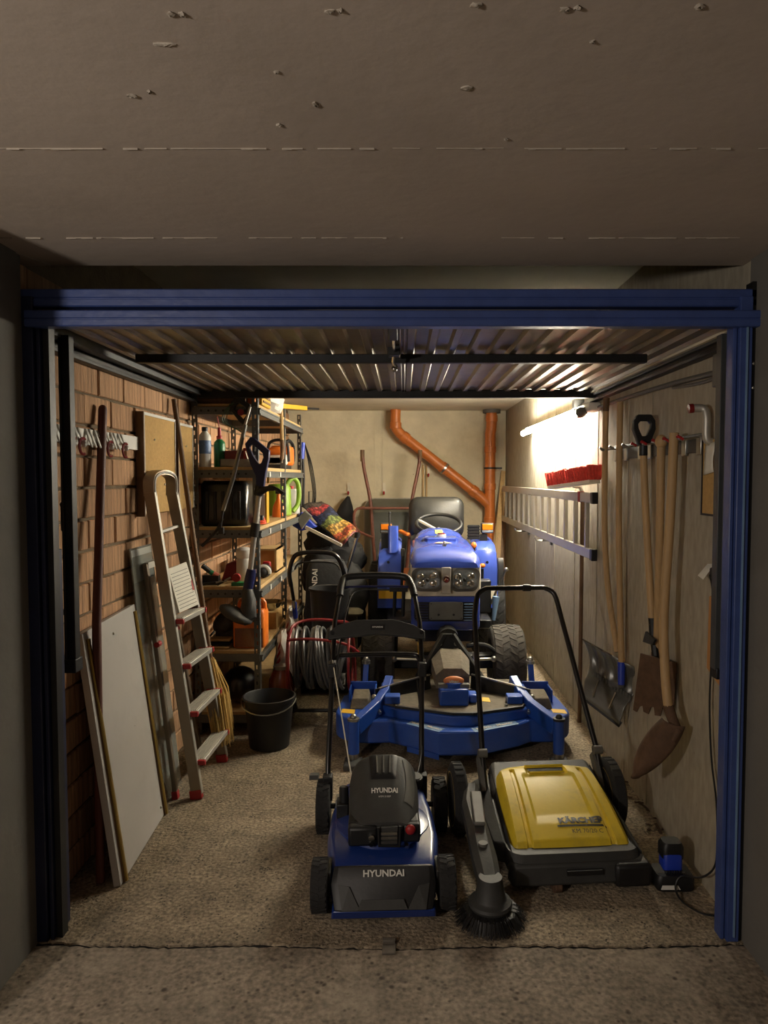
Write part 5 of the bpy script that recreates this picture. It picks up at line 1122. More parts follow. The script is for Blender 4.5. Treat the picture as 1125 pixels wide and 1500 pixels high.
q = MB(); q.ball((-.915, 5.0, Z(0) + .085), (.075, .26, .085), 16, 10)
for v in q.v: v += Vector((rr.uniform(-.012, .012), rr.uniform(-.02, .02), rr.uniform(-.012, .012)));
for v in q.v: v.z = max(v.z, Z(0) + .002)
q.build('paper', 'bagwhite', t, smooth=20)
t = thing('spirit_level', 'long yellow spirit level poking out from the top shelf', 'spirit level', (-.95, 5.9, Z(0)))
MB().bar(at(405, 594, 5.1), at(448, 598, 6.1), .02, .035).build('beam', 'yellow2', t, bevel=.003)
MB().bar(at(447, 598, 6.08), at(466, 599, 6.45), .014, .016).build('dark_tip', 'black', t)
MB().box(-.96, -.90, 5.3, 5.4, Z(0), at(418, 596, 5.35).z - .02).build('rest_block', 'wood', t)
t = thing('folding_saw', 'curved pruning saw in tan sheath hanging from the top shelf beam', 'saw', (-.86, 5.05, 1.72))
MB().tube(smoothpath([(-.862, 5.06, 2.04), (-.86, 5.05, 1.95), (-.858, 5.05, 1.87)], 4), .013, 8).build('handle', 'board', t)
MB().tube(smoothpath([(-.858, 5.05, 1.87), (-.856, 5.06, 1.80), (-.862, 5.04, 1.72)], 4), [.014] * 8 + [.006], 8).build('sheath', 'wood_dark', t)
t = thing('hand_saw', 'handsaw with black handle and green wire hung on the rack end', 'saw', (-1.0, 4.33, 1.8))
o1 = [at(px, py, 4.335) for px, py in ((338, 588), (346, 580), (366, 592), (367, 610), (358, 624), (350, 618), (336, 600))]
i1 = [at(px, py, 4.335) for px, py in ((345, 594), (349, 590), (359, 597), (360, 608), (356, 614), (352, 610), (343, 600))]
k = len(o1); q = MB(); th = Vector((0, .022, 0))
q.add(o1 + i1 + [p_ + th for p_ in o1] + [p_ + th for p_ in i1], sum([[(j, (j + 1) % k, k + (j + 1) % k, k + j), (2 * k + j, 3 * k + j, 3 * k + (j + 1) % k, 2 * k + (j + 1) % k), (j, 2 * k + j, 2 * k + (j + 1) % k, (j + 1) % k), (k + j, k + (j + 1) % k, 3 * k + (j + 1) % k, 3 * k + j)] for j in range(k)], []))
q.build('handle', 'black', t, bevel=.004)
MB().cyl(at(352, 604, 4.33), at(352, 604, 4.325), .02).build('red_disc', 'red_dark', t)
for k in range(3):
    MB().tube(smoothpath([at(342 - k * 3, 590 + k, 4.33), at(328 + k * 3, 602, 4.33), at(326 + k * 3, 618, 4.33), at(340 + k * 4, 626 + k * 2, 4.33), at(358, 630 + k * 3, 4.33)], 4), .0028, 5).build('wire_loop', mat('green_wire', (60, 92, 66), .5), t)
t = thing('telescopic_pole', 'thin grey telescopic pole slung across the rack end', 'pole', (-1.05, 4.3, 1.1))
MB().cyl(at(366, 596, 4.30), at(358, 624, 4.30), .008).build('tip_rod', 'alu', t)
MB().tube([at(359, 622, 4.30), at(341, 700, 4.30), at(326, 748, 4.30)], .013, 10).build('tube', mat('grey_alu_tube', (128, 126, 120), .45, metal=.5), t)
MB().tube([at(326, 748, 4.30), at(322, 775, 4.30)], .007, 8).box(-1.12, -1.09, 4.29, 4.32, 1.26, 1.30).build('joint', 'black', t)
MB().tube(smoothpath([at(325, 760, 4.30), at(318, 775, 4.30), at(305, 790, 4.30), at(295, 800, 4.30)], 3), .009, 6).build('head', 'black', t)
# ---- grass trimmer hung on the front post
t = thing('grass_trimmer', 'grass trimmer with navy D handle and silver shaft hung on the rack post', 'trimmer', (-.93, 4.3, .7))
o1 = [at(px, py, 4.28) for px, py in ((358, 650), (366, 640), (372, 642), (394, 660), (393, 672), (388, 695), (385, 716), (375, 716), (374, 698), (366, 680))]
i1 = [at(px, py, 4.28) for px, py in ((364, 655), (367, 651), (372, 653), (384, 664), (385, 670), (382, 678), (379, 680), (377, 678), (374, 674), (369, 666))]
k = len(o1); q = MB(); th = Vector((0, .045, 0))
q.add(o1 + i1 + [p_ + th for p_ in o1] + [p_ + th for p_ in i1], sum([[(j, (j + 1) % k, k + (j + 1) % k, k + j), (2 * k + j, 3 * k + j, 3 * k + (j + 1) % k, 2 * k + (j + 1) % k), (j, 2 * k + j, 2 * k + (j + 1) % k, (j + 1) % k), (k + j, k + (j + 1) % k, 3 * k + (j + 1) % k, 3 * k + j)] for j in range(k)], []))
q.build('handle', 'navy', t, bevel=.006)
MB().box(at(384, 0, 4.27).x, at(387.5, 0, 4.27).x, 4.27, 4.275, at(0, 708, 4.27).z, at(0, 699, 4.27).z).build('yellow_tag', 'yellow2', t)
MB().tube(smoothpath([at(378, 722, 4.29), at(390, 716, 4.27), at(403, 716, 4.25), at(415, 724, 4.22)], 4), [.022] * 4 + [.017] * 4 + [.012] * 5, 10).build('grip', 'black', t)
MB().cyl(at(381, 712, 4.30), at(378, 726, 4.30), .03).build('collar', 'black', t)
MB().cyl(at(379, 724, 4.30), at(366, 836, 4.30), .0165).build('shaft', 'alu', t)
MB().cyl(at(374, 766, 4.30), at(371, 786, 4.30), .027).build('clamp', 'black', t)
MB().tube([at(368, 834, 4.30), at(366, 845, 4.30), at(362, 865, 4.30)], [.027, .032, .03], 12).build('blue_collar', 'navy', t)
q = MB(); q.tube([at(362, 862, 4.30), at(364, 880, 4.29), at(363, 900, 4.27), at(352, 910, 4.25)], [.03, .045, .055, .04], 12); q.build('motor_head', 'charcoal', t, smooth=50)
c = at(345, 900, 4.26)
q = MB(); q.ball(c, (.10, .09, .045), 16, 8)
for v in q.v: v.z += -(v.x - c.x) * .45 
q.build('guard', 'charcoal', t, smooth=60)
# ---- shelf 2
def bottle(name, label, x, y, z, r, h, m, mcap, nozzle=None, lab=None):
    t = thing(name, label, 'bottle', (x, y, z))
    MB().lathe([(r * .92, 0), (r, .008), (r, h * .72), (r * .9, h * .8), (r * .45, h * .88), (r * .42, h * .9)], (x, y, z), 'Z', 20).build('body', m, t, smooth=45)
    MB().lathe([(r * .5, h * .89), (r * .52, h * .98), (r * .4, h)], (x, y, z), 'Z', 14).build('cap', mcap, t)
    if nozzle: MB().cyl((x, y, z + h), (x, y, z + h + .05), .011).tube([(x, y, z + h + .05), (x - .012, y, z + h + .12)], .003, 6).build('nozzle', nozzle, t)
    if lab: MB().lathe([(r * 1.01, h * .33), (r * 1.01, h * .66)], (x, y, z), 'Z', 20, cap=False).build('label', lab, t)
    return t
bottle('white_bottle', 'tall white bottle with blue label and dark cap on upper shelf', -1.235, 4.44, Z(1), .037, .25, 'white', 'black', lab=mat('blue_label', (92, 118, 160), .5, var=.3, scale=40))
bottle('green_bottle', 'green bottle with red nozzle beside the tall white bottle', -1.165, 4.52, Z(1), .036, .20, 'green', 'red', nozzle='red')
t = thing('clear_tray', 'clear plastic tray of red boxes on the upper shelf', 'tray', (-1.05, 4.55, Z(1)))
MB().box(-1.14, -.94, 4.42, 4.43, Z(1), Z(1) + .05).box(-1.14, -.94, 4.62, 4.63, Z(1), Z(1) + .05).box(-1.14, -1.135, 4.42, 4.63, Z(1), Z(1) + .05).box(-.945, -.94, 4.42, 4.63, Z(1), Z(1) + .05).box(-1.14, -.94, 4.42, 4.63, Z(1), Z(1) + .004).build('tray', 'clear', t)
t = MB().box(-1.128, -1.01, 4.50, 4.58, Z(1) + .005, Z(1) + .105).build('red_carton', mat('maroon_card', (120, 30, 36), .5, var=.2, scale=20), bevel=.003); tag(t, 'long maroon carton standing in the clear tray', 'box')
t = thing('red_stapler', 'bright red hand tool leaning in the clear tray', 'hand tool', (-.97, 4.5, Z(1)))
MB().hexa((-1.0, 4.47, Z(1) + .006), (-.955, 4.47, Z(1) + .006), (-.955, 4.53, Z(1) + .006), (-1.0, 4.53, Z(1) + .006), (-1.005, 4.47, Z(1) + .12), (-.975, 4.47, Z(1) + .12), (-.975, 4.53, Z(1) + .12), (-1.005, 4.53, Z(1) + .12)).build('body', 'red', t, bevel=.004)
MB().tube([(-.99, 4.465, Z(1) + .10), (-.965, 4.465, Z(1) + .02)], .004, 6).build('edge', 'chrome', t)
t = thing('chainsaw', 'orange and white chainsaw with black handle on the far upper shelf', 'chainsaw', (-.98, 5.7, Z(1)))
MB().box(-1.08, -.92, 5.5, 5.86, Z(1), Z(1) + .04).box(-1.05, -.93, 5.5, 5.66, Z(1) + .04, Z(1) + .10).build('base', 'black', t, bevel=.01)
MB().box(-1.06, -.90, 5.66, 5.9, Z(1) + .03, Z(1) + .19).build('housing', 'orange', t, bevel=.025)
MB().box(-1.07, -.91, 5.5, 5.64, Z(1) + .03, Z(1) + .12).build('clutch_cover', 'bagwhite', t, bevel=.02)
MB().box(-1.04, -.93, 5.48, 5.6, Z(1) + .11, Z(1) + .17).build('top_cover', 'orange', t, bevel=.02)
MB().tube(smoothpath([(-1.06, 5.6, Z(1) + .1), (-1.05, 5.58, Z(1) + .2), (-.98, 5.58, Z(1) + .23), (-.91, 5.58, Z(1) + .2), (-.90, 5.6, Z(1) + .06)], 4), .012, 8).build('front_handle', 'black', t)
MB().tube(smoothpath([(-.98, 5.8, Z(1) + .18), (-.95, 5.9, Z(1) + .24), (-.93, 6.02, Z(1) + .2), (-.93, 6.04, Z(1) + .08), (-.95, 5.95, Z(1) + .04)], 4), .015, 8).build('rear_handle', 'black', t)
# ---- shelf 3
t = thing('black_jerrycan', 'large black plastic case with handle on the middle shelf', 'case', (-1.12, 4.6, Z(2)))
MB().loft([[Vector((-1.122 + u, 4.56 + v, z)) for u, v in rrect(0, 0, .30 - e, .26 - e, .04, 4)] for z, e in ((Z(2), .02), (Z(2) + .015, 0), (Z(2) + .26, 0), (Z(2) + .285, .03))]).build('body', 'black_gloss', t, smooth=40)
for k in range(5): MB().box(-1.235 + k * .05, -1.215 + k * .05, 4.423, 4.432, Z(2) + .04, Z(2) + .22).build('rib', 'black', t, bevel=.003)
MB().bar((-1.19, 4.46, Z(2) + .303), (-1.05, 4.46, Z(2) + .303), .03, .022).build('handle', 'wood', t, bevel=.006)
t = thing('line_spool', 'orange coil of trimmer line with black core on middle shelf', 'spool', (-.93, 4.62, Z(2)))
for k in range(4): MB().tube(arc((-.945, 4.62, Z(2) + .008 + k * .011), .05 - k * .004, 0, 360, 20, 'XY'), .006, 6).build('line', mat('orange_line', (226, 84, 46), .45), t)
MB().cyl((-.925, 4.60, Z(2) + .03), (-.925, 4.60, Z(2) + .06), .022).build('core', 'black', t)
t = thing('measuring_board', 'narrow cream box with yellow edge standing on middle shelf', 'box', (-.95, 4.75, Z(2)))
MB().box(-.985, -.925, 4.76, 4.84, Z(2), Z(2) + .19).build('body', 'paper', t, bevel=.003); MB().box(-.926, -.915, 4.76, 4.84, Z(2), Z(2) + .21).build('edge', 'yellow2', t)
t = thing('watering_can', 'lime green watering can on the far middle shelf', 'watering can', (-.95, 5.75, Z(2)))
MB().lathe([(.09, 0), (.10, .01), (.095, .22), (.08, .25), (.03, .255)], (-1.0, 5.72, Z(2)), 'Z', 24).build('body', 'lime', t, smooth=45)
MB().tube(smoothpath([(-.95, 5.74, Z(2) + .24), (-.90, 5.78, Z(2) + .30), (-.86, 5.82, Z(2) + .25), (-.86, 5.82, Z(2) + .1), (-.90, 5.78, Z(2) + .03)], 5), .02, 10).build('handle', 'lime', t)
MB().tube([(-1.08, 5.62, Z(2) + .08), (-1.15, 5.5, Z(2) + .24)], .016, 8).build('spout', 'lime', t)
t = thing('orange_sprayer', 'small orange spray bottle in front of the watering can', 'bottle', (-.96, 5.5, Z(2)))
MB().lathe([(.05, 0), (.052, .01), (.045, .08), (.018, .14), (.016, .18)], (-.965, 5.5, Z(2)), 'Z', 18).build('body', 'orange', t, smooth=45)
MB().box(-.985, -.945, 5.47, 5.53, Z(2) + .18, Z(2) + .215).build('trigger_head', 'black', t, bevel=.004)
t = thing('white_canister', 'white plastic canister beside the watering can', 'canister', (-.93, 6.0, Z(2)))
MB().loft([[Vector((-.95 + u, 6.02 + v, z)) for u, v in rrect(0, 0, .14 - e, .12 - e, .03, 4)] for z, e in ((Z(2), .01), (Z(2) + .01, 0), (Z(2) + .19, 0), (Z(2) + .21, .03))]).build('body', 'white', t, smooth=40)
MB().cyl((-.95, 6.02, Z(2) + .21), (-.95, 6.02, Z(2) + .235), .022).build('cap', 'red', t)
# ---- shelf 4
t = thing('white_cylinder', 'white ribbed plastic cylinder at the front of lower shelf', 'canister', (-1.02, 4.5, Z(3)))
MB().lathe([(.048, 0), (.05, .005), (.05, .15), (.046, .155), (.046, .16), (.05, .165), (.05, .21), (.03, .225)], (-1.025, 4.56, Z(3)), 'Z', 20).build('body', 'white', t, smooth=40)
t = thing('club_hammer', 'short hammer with green and black grip lying on lower shelf', 'hammer', (-1.2, 4.5, Z(3)))
MB().cyl((-1.285 + .03, 4.42, Z(3) + .125), (-1.215, 4.44, Z(3) + .085), .016).build('grip', 'black', t); MB().cyl((-1.215, 4.44, Z(3) + .085), (-1.195, 4.445, Z(3) + .072), .016).build('grip_ring', 'green', t)
MB().cyl((-1.195, 4.445, Z(3) + .072), (-1.165, 4.45, Z(3) + .055), .017).build('head', mat('pink_head', (196, 110, 90), .5), t)
MB().box(-1.26, -1.16, 4.43, 4.48, Z(3), Z(3) + .06).build('rest', 'black', t)
t = thing('red_drill', 'dark red tool case among tools on lower shelf', 'case', (-1.12, 4.7, Z(3)))
MB().hexa((-1.19, 4.62, Z(3)), (-1.06, 4.62, Z(3)), (-1.06, 4.8, Z(3)), (-1.19, 4.8, Z(3)), (-1.16, 4.63, Z(3) + .11), (-1.06, 4.63, Z(3) + .14), (-1.06, 4.79, Z(3) + .14), (-1.16, 4.79, Z(3) + .11)).build('body', 'red_dark', t, bevel=.008)
t = thing('red_cap_pot', 'green tub with bright red lid on lower shelf edge', 'tub', (-1.02, 4.43, Z(3)))
MB().box(-1.07, -.99, 4.39, 4.45, Z(3), Z(3) + .022).build('base', 'green', t, bevel=.003); MB().cyl((-1.04, 4.395, Z(3) + .05), (-1.04, 4.42, Z(3) + .052), .026, n=16).build('lid', 'red', t)
for i, (a, b2, lab) in enumerate((((-1.27, 4.40, .006), (-1.15, 4.47, .02), 'steel file lying nearest the hammer on lower shelf'), ((-1.25, 4.385, .012), (-1.10, 4.41, .03), 'black pliers lying at the lower shelf front'), ((-1.16, 4.40, .008), (-1.08, 4.42, .05), 'dark wrench lying beside the red lid'))):
    t = thing('hand_tool', lab, 'hand tool', (a[0], a[1], Z(3)), group='loose tools on the lower shelf')
    MB().tube([(a[0], a[1], Z(3) + a[2]), lerp((a[0], a[1], Z(3) + a[2]), (b2[0], b2[1], Z(3) + b2[2]), .55)], .009, 8).build('grip', 'black', t)
    MB().tube([lerp((a[0], a[1], Z(3) + a[2]), (b2[0], b2[1], Z(3) + b2[2]), .5), (b2[0], b2[1], Z(3) + b2[2])], .006, 8).build('shank', 'steel', t)
t = thing('wooden_crate', 'open pale wooden crate on the far lower shelf', 'crate', (-.99, 5.1, Z(3)))
x0, x1, y0, y1, z0, z1 = -1.06, -.90, 5.02, 5.30, Z(3), Z(3) + .17
MB().box(x0, x1, y0 + .012, y0 + .02, z0, z1).build('back', 'ply', t); MB().box(x0, x1, y0, y1, z0, z0 + .012).build('bottom', 'board', t)
for a in ((x0, x0 + .012, y0, y1), (x1 - .014, x1, y0, y1)): MB().box(*a, z0, z1).build('side', 'board', t)
MB().box(x0, x1, y0 - .004, y1, z1 - .012, z1).build('top', 'board', t)
t = thing('knee_pad', 'black and white padded glove with red cuff on lower shelf', 'glove', (-.93, 4.8, Z(3)))
q = MB(); q.ball((-.935, 4.78, Z(3) + .045), (.042, .10, .045), 14, 9); q.build('pad', 'bagdark', t, smooth=60)
q = MB(); q.tube(arc((-.935, 4.72, Z(3) + .04), .043, -10, 190, 10), .013, 8); q.build('white_band', 'white', t)
MB().box(-.965, -.91, 4.84, 4.88, Z(3) + .05, Z(3) + .10).build('red_cuff', 'red', t, bevel=.01)
# ---- shelf 5
t = thing('orange_jerrycan', 'orange fuel canister half full on the second lowest shelf', 'jerrycan', (-.97, 4.5, Z(4)))
c = Vector((-.972, 4.5, Z(4)))
MB().loft([[c + Vector((u, v, z)) for u, v in rrect(0, 0, .20 - e, .17 - e, .025, 4)] for z, e in ((.002, .012), (.012, 0), (.215, 0), (.245, .02))]).build('body', 'orange', t, smooth=40)
MB().box(c.x - .085, c.x + .09, c.y - .087, c.y - .084, c.z + .01, c.z + .13).build('fuel_level', 'pot', t)
MB().tube(smoothpath([c + Vector((-.07, 0, .235)), c + Vector((-.06, 0, .285)), c + Vector((.0, 0, .295)), c + Vector((.075, 0, .29)), c + Vector((.085, 0, .235))], 4), .018, 8).build('handle', 'orange', t)
MB().box(c.x + .0, c.x + .07, c.y - .09, c.y - .083, c.z + .17, c.z + .225).build('label', 'grey_plastic', t)
t = thing('cloth_bundle', 'dark grey bundle lying on the second lowest shelf', 'bundle', (-1.12, 4.55, Z(4)))
q = MB(); q.ball((-1.13, 4.56, Z(4) + .15), (.10, .12, .075), 16, 10)
for v in q.v: v.z += .3 * (v.x + 1.13)
q.box(-1.2, -1.08, 4.5, 4.64, Z(4), Z(4) + .10); q.build('shell', 'charcoal', t, smooth=60)
t = thing('folded_sheets', 'stack of folded pale cloth sheets on second lowest shelf', 'cloth', (-1.15, 4.5, Z(4)))
for k in range(3): MB().box(-1.26 + .02 * k, -1.09, 4.40 + .01 * k, 4.66, Z(4) + k * .022, Z(4) + k * .022 + .016).build('fold', ('board', 'bagdark', 'board')[k], t, bevel=.006)
for k in range(2):
    t = thing('steel_rod', ('black steel rod lying nearer the post on second lowest shelf', 'grey steel rod lying nearer the wall on second lowest shelf')[k], 'rod', (-1.25, 4.4, Z(4)), group='rods on the second lowest shelf')
    MB().cyl((-1.27 + k * .03, 4.385, Z(4) + .01 + k * .0), (-1.235 + k * .028, 4.9, Z(4) + .10), .007).build('rod', ('steel_dark', 'steel')[k], t)
t = thing('steel_bowl', 'shiny steel bowl on the far lower shelf', 'bowl', (-.95, 5.0, Z(4)))
MB().lathe([(.04, 0), (.07, .02), (.095, .06), (.10, .062), (.09, .06), (.06, .02), (.005, .008)], (-.965, 5.1, Z(4) + .12), 'Z', 24, cap=False).build('bowl', 'chrome', t, smooth=50); MB().box(-1.04, -.90, 5.0, 5.25, Z(4), Z(4) + .12).build('support_box', 'cork', t, bevel=.004)
# ---- floor under the rack
t = thing('black_helmet', 'black rounded helmet on the bottom shelf in shadow', 'helmet', (-1.08, 4.6, Z(5)))
MB().ball((-1.06, 4.58, Z(5) + .115), (.12, .13, .115), 18, 10).build('shell', 'black_gloss', t, smooth=60)
t = thing('glazed_vase', 'grey and brown glazed pot behind the bucket', 'pot', (-.79, 4.58, 0))
MB().lathe([(.05, 0), (.068, .05), (.085, .18), (.075, .30), (.045, .36), (.05, .385)], (-.795, 4.56, 0), 'Z', 28).build('body', mat('grey_glaze', (120, 112, 100), .3, var=.1, coat=.4), t, smooth=50)
MB().lathe([(.087, .18), (.078, .30), (.048, .362)], (-.792, 4.558, 0), 'Z', 28, cap=False).build('glaze_run', 'pot', t, smooth=50)
def sack(name, label, c, r, seed):
    t = thing(name, label, 'bag', (c[0], c[1], 0)); rr = random.Random(seed); q = MB(); q.ball(c, r, 16, 12)
    for v in q.v:
        k = (v.z - c[2]) / r[2]
        v.x += rr.uniform(-.014, .014) - (v.x - c[0]) * max(0, k) * .35; v.y += rr.uniform(-.014, .014); v.z = max(.003, v.z + rr.uniform(-.012, .012))
    q.build('plastic', 'bagwhite', t, smooth=25)
    for k in range(3):
        b2 = MB(); z = c[2] + r[2] * (.15 + .18 * k); w = r[0] * (.55 - .12 * k)
        b2.grid(lambda u, v: (c[0] - w + u * w * 1.1, c[1] - r[1] * math.sqrt(max(.05, 1 - ((z - c[2]) / r[2]) ** 2)) * (1 - .12 * (1 - u)) - .012, z + v * .03 + u * .05), 4, 2); b2.build('red_print', 'red', t)
    return t
sack('plastic_bag', 'white plastic bag with red stripes behind the bucket', (-.828, 4.84, .28), (.056, .11, .28), 3)
sack('plastic_bag', 'white and red plastic bag further back under the rack end', (-.822, 5.16, .33), (.056, .13, .33), 8)
# ================================================================ BEHIND: REEL, SECOND MOWER, BAGS
t = thing('hose_reel', 'coil of grey-black hose on a red tubular reel cart', 'hose reel', (-.53, 4.55, 0))
rc = Vector((-.535, 4.62, .42))
rr = random.Random(12)
for k in range(15):
    x = rc.x - .155 + k * .0215; sk = rr.uniform(-.045, .045); ra = .185 + rr.uniform(-.012, .018)
    MB().tube([(x + sk * math.sin(R(a)), rc.y + ra * .9 * math.cos(R(a)), rc.z + ra * math.sin(R(a))) for a in range(0, 360, 15)], .0115, 7, closed=True).build('hose_turn', mat('hose_grey', (84, 84, 82), .35, var=.15), t)
MB().cyl((rc.x - .17, rc.y, rc.z), (rc.x + .17, rc.y, rc.z), .10, n=20).build('drum', 'black', t)
for x, z in ((-.19, .0), (.19, .0)):
    MB().tube([(rc.x + x, rc.y + .21 * math.cos(R(a)), rc.z + .21 * math.sin(R(a))) for a in range(0, 360, 15)], .009, 7, closed=True).build('red_rim', 'red_dark', t)
MB().tube(smoothpath([(rc.x - .20, rc.y - .12, .0), (rc.x - .20, rc.y - .17, .30), (rc.x - .19, rc.y - .16, .60), (rc.x - .12, rc.y - .05, .67), (rc.x + .10, rc.y, .66), (rc.x + .2, rc.y + .0, .58), (rc.x + .22, rc.y + .1, .0)], 5), .010, 8).build('frame_tube', 'red_dark', t)
MB().tube(smoothpath([(rc.x - .2, rc.y - .18, .575), (rc.x - .05, rc.y - .19, .585), (rc.x + .15, rc.y - .17, .555), (rc.x + .25, rc.y - .1, .48)], 5), .009, 8).build('guide_bar', 'red_dark', t)
MB().tube([(rc.x - .2, rc.y - .1, .10), (rc.x + .22, rc.y - .1, .10)], .012, 8).tube([(rc.x - .2, rc.y - .12, .30), (rc.x - .2, rc.y + .2, .02)], .010, 8).build('base_bar', 'steel_dark', t)
for x in (-.22, .24): MB().lathe([(.02, -.015), (.07, -.018), (.07, .018), (.02, .015)], (rc.x + x, rc.y + .16, .07), 'X', 20).build('wheel', 'rubber', t)
t = thing('black_push_mower', 'second mower with black grass bag and silver handle behind the hose reel', 'lawn mower', (-.6, 5.4, 0))
for s_ in (-1, 1):
    MB().tube([(-.61 + s_ * .175, 5.3, .22), (-.61 + s_ * .178, 5.08, .72)], .012, 8).build('lower_tube', 'alu', t)
    MB().tube([(-.61 + s_ * .178, 5.09, .70), (-.61 + s_ * .19, 5.04, .84)], .013, 8).build('upper_tube', 'chrome' if s_ > 0 else 'black_gloss', t)
    MB().cyl((-.61 + s_ * .177, 5.14, .58), (-.61 + s_ * .178, 5.10, .70), .018).build('blue_sleeve', 'bluecol', t)
    MB().lathe([(.02, -.02), (.09, -.025), (.09, .025), (.02, .02)], (-.57 + s_ * .16, 5.24, .09), 'X', 24).build('wheel', 'rubber', t)
MB().tube(smoothpath([(-.80, 5.04, .83), (-.805, 5.0, .93), (-.77, 4.97, 1.04), (-.70, 4.96, 1.075), (-.53, 4.96, 1.075), (-.46, 4.97, 1.04), (-.42, 5.0, .93), (-.42, 5.04, .83)], 5), .016, 10).build('grip_bar', 'black_gloss', t)
MB().tube(smoothpath([(-.77, 5.02, .95), (-.72, 5.0, 1.0), (-.5, 5.0, 1.0), (-.45, 5.02, .95)], 4), .006, 8).build('bail_lever', 'black', t)
MB().loft([[Vector((-.57 + u, 5.33 + v, z)) for u, v in rrect(0, 0, .30 - e, .36 - e, .08, 4)] for z, e in ((.05, .02), (.10, 0), (.2, .04), (.24, .14))]).build('deck', 'black', t, smooth=45)
gb = MB().loft([[Vector((-.58 + u, 5.28 + .25 * (z - .5) + v, z)) for u, v in rrect(0, 0, .30 - e, .22 - e, .05, 4)] for z, e in ((.42, .04), (.46, 0), (.9, 0), (.97, .05))]).build('grass_bag', 'bagdark', t, smooth=45)
lettering('HYUNDAI', .055, lambda x, y: (-.655 - y, 5.165 + .25 * (.78 + x * .9 - .5), .80 + x), 'white', gb, .001)
MB().lathe([(.10, 0), (.125, .02), (.14, .30), (.15, .31), (.15, .325), (.135, .32), (.12, .02)], (-.52, 5.0, .50), 'Z', 28, cap=False).box(-.62, -.42, 4.93, 5.12, .45, .5).build('tub', 'black', t, smooth=45)
t = thing('flat_tray', 'pale flat tray lying low behind the hose reel', 'tray', (-.35, 5.45, 0))
MB().loft([[Vector((-.45 + u, 5.68 + v, z)) for u, v in rrect(0, 0, .26 - e, .2 - e, .05, 4)] for z, e in ((.50, .02), (.52, 0), (.545, .06))]).box(-.53, -.37, 5.61, 5.75, .0, .50).build('slab', mat('dull_khaki', (98, 92, 74), .8), t, smooth=40)
t = thing('fruit_print_bag', 'shopping bag printed with colourful fruit lying on the pile at the back', 'shopping bag', (-.62, 6.0, .8))
def fb(u, v):
    c0, c1, c2, c3 = at(441, 742, 6.1), at(470, 733, 6.2), at(524, 778, 6.0), at(500, 798, 5.85)
    p_ = lerp(lerp(c0, c1, v), lerp(c3, c2, v), u)
    return p_ + Vector((0, -.05 * math.sin(math.pi * v) * (1 + .3 * math.sin(7 * u)), .012 * math.sin(11 * u + 5 * v)))
def fruit_mat():
    m = bpy.data.materials.new('fruit_print'); m.use_nodes = True; nt = m.node_tree; N = nt.nodes; L = nt.links
    uv = N.new('ShaderNodeUVMap'); sx = N.new('ShaderNodeSeparateXYZ'); L.new(uv.outputs[0], sx.inputs[0])
    cr = N.new('ShaderNodeValToRGB'); cr.color_ramp.interpolation = 'CONSTANT'
    el = cr.color_ramp.elements; el[0].position = 0; el[0].color = rgb(70, 64, 58); el[1].position = .10; el[1].color = rgb(166, 60, 62)
    for p_, c in ((.26, (44, 52, 84)), (.46, (110, 120, 62)), (.60, (186, 146, 74)), (.78, (168, 78, 52)), (.90, (188, 140, 80)), (.96, (130, 52, 54))): e = el.new(p_); e.color = rgb(*c)
    nz = N.new('ShaderNodeTexNoise'); nz.inputs['Scale'].default_value = 5; L.new(uv.outputs[0], nz.inputs['Vector'])
    ad = N.new('ShaderNodeMath'); ad.operation = 'MULTIPLY_ADD'; ad.inputs[1].default_value = .2; L.new(nz.outputs[0], ad.inputs[0])
    s2 = N.new('ShaderNodeMath'); s2.operation = 'SUBTRACT'; s2.inputs[1].default_value = .1; L.new(sx.outputs[0], s2.inputs[0]); L.new(s2.outputs[0], ad.inputs[2]); L.new(ad.outputs[0], cr.inputs[0])
    vo = N.new('ShaderNodeTexVoronoi'); vo.inputs['Scale'].default_value = 22; L.new(uv.outputs[0], vo.inputs['Vector'])
    mr = N.new('ShaderNodeMapRange'); mr.inputs[1].default_value = .1; mr.inputs[2].default_value = .7; mr.inputs[3].default_value = 1.5; mr.inputs[4].default_value = .25; L.new(vo.outputs['Distance'], mr.inputs[0])
    mx = N.new('ShaderNodeMix'); mx.data_type = 'RGBA'; mx.blend_type = 'MULTIPLY'; mx.inputs[0].default_value = 1; L.new(cr.outputs[0], mx.inputs[6])
    cc_ = N.new('ShaderNodeCombineColor'); [L.new(mr.outputs[0], cc_.inputs[i]) for i in range(3)]; L.new(cc_.outputs[0], mx.inputs[7]); L.new(mx.outputs[2], N['Principled BSDF'].inputs['Base Color']); N['Principled BSDF'].inputs['Roughness'].default_value = .45
    return m
q = MB(); NU, NV = 24, 12; q.grid(fb, NU, NV); M['fruit'] = fruit_mat()
fo = q.build('printed_panel', 'fruit', t, solid=.01)
uvl = fo.data.uv_layers.new(name='UVMap')
for lp in fo.data.loops:
    i = lp.vertex_index; uvl.data[lp.index].uv = ((i // (NV + 1)) / NU, (i % (NV + 1)) / NV * .5)
MB().bar(at(447, 772, 5.95), at(500, 799, 5.82), .012, .025).build('zip_edge', 'white', t)
t = thing('dark_bag_pile', 'heap of black bags and cloth beneath the fruit print bag', 'bag', (-.62, 6.05, 0))
rr = random.Random(31)
for c, r in (((-.66, 6.2, 1.02), (.20, .18, .2)), ((-.5, 6.12, .92), (.18, .18, .16)), ((-.66, 6.1, .78), (.21, .22, .26)), ((-.50, 6.0, .62), (.2, .22, .3)), ((-.60, 6.15, .35), (.28, .28, .36))):
    q = MB(); q.ball(c, r, 18, 12)
    for v in q.v: v += Vector((rr.uniform(-.02, .02), rr.uniform(-.02, .02), rr.uniform(-.02, .02))); v.z = max(v.z, .003)
    q.build('fold', 'bagdark', t, smooth=50)
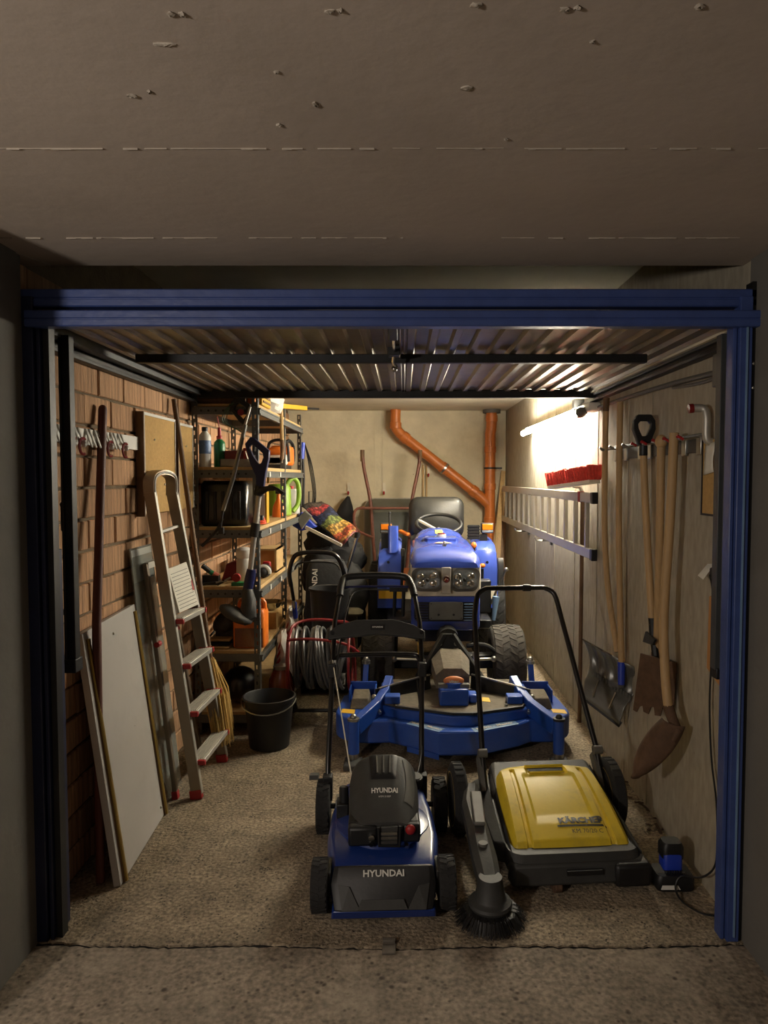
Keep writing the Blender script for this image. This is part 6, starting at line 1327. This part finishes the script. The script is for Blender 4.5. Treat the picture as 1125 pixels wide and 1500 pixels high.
t = thing('blue_grey_case', 'blue and grey plastic hood lying on the shelf end pile', 'case', (-.85, 6.0, 1.0))
A_ = [at(px, py, 5.95) for px, py in ((427, 770), (440, 750), (464, 772), (440, 778))]
MB().slab(A_[0], A_[3], A_[2], A_[1], .12).build('blue_shell', 'bluecol', t, bevel=.01)
B_ = [at(px, py, 5.9) for px, py in ((434, 760), (446, 748), (456, 756), (441, 776))]
MB().slab(B_[0], B_[3], B_[2], B_[1], .05).build('grey_flap', 'grey_plastic', t, bevel=.006)
t = thing('black_sack', 'black bag hanging from the left hook on the back wall', 'bag', (-.62, 8.1, 1.0))
q = MB(); hk = at(510, 727, 8.1)
q.tube([hk, hk + Vector((-.02, -.01, -.10)), hk + Vector((-.05, -.02, -.25)), hk + Vector((-.03, -.02, -.42))], [.015, .07, .12, .05], 12); q.build('bag', 'bagdark', t, smooth=50)
t = thing('steel_stay', 'silver tube leaning beside the wheelbarrow tray', 'pole', (-.45, 5.7, .55))
MB().cyl(at(522, 788, 5.74), at(507, 838, 5.70), .014).build('tube', 'chrome', t); MB().cyl(at(522, 788, 5.74), at(523.5, 780, 5.74), .022).build('end', 'black', t)
MB().cyl(at(507, 838, 5.70), (-.45, 5.68, .56), .013).build('tube_lower', 'steel_dark', t)
t = thing('pole_pruner', 'blue and black folded long tool hanging on the far rack post', 'pruner', (-.86, 6.25, 1.1))
MB().cyl(at(443, 648, 6.26), at(441, 672, 6.26), .022, .026).build('blue_sleeve', 'bluecol', t)
for dx in (-2.5, 2.5): MB().tube([at(442 + dx * .4, 668, 6.26), at(442 + dx, 700, 6.26), at(441 + dx, 742, 6.26)], .011, 8).build('arm', 'black', t)
MB().tube(smoothpath([at(441, 650, 6.26), at(438, 644, 6.26), at(443, 634, 6.24)], 3), .004, 6).build('hanging_wire', 'steel', t)
for k in range(3):
    MB().tube(smoothpath([at(446, 650, 6.3), at(452 + k * 2, 680, 6.3), at(458 + k * 2, 720, 6.3), at(456 + k * 2, 745, 6.3)], 4), .005, 6).build('cable', 'black', t)
t = thing('cable_tester', 'small black frame hanging among the cables at the rack end', 'frame', (-.78, 6.3, 1.35))
MB().tube([at(px, py, 6.3) for px, py in ((452, 720), (460, 720), (460, 740), (452, 740))], .006, 6, closed=True).build('loop', 'black', t)
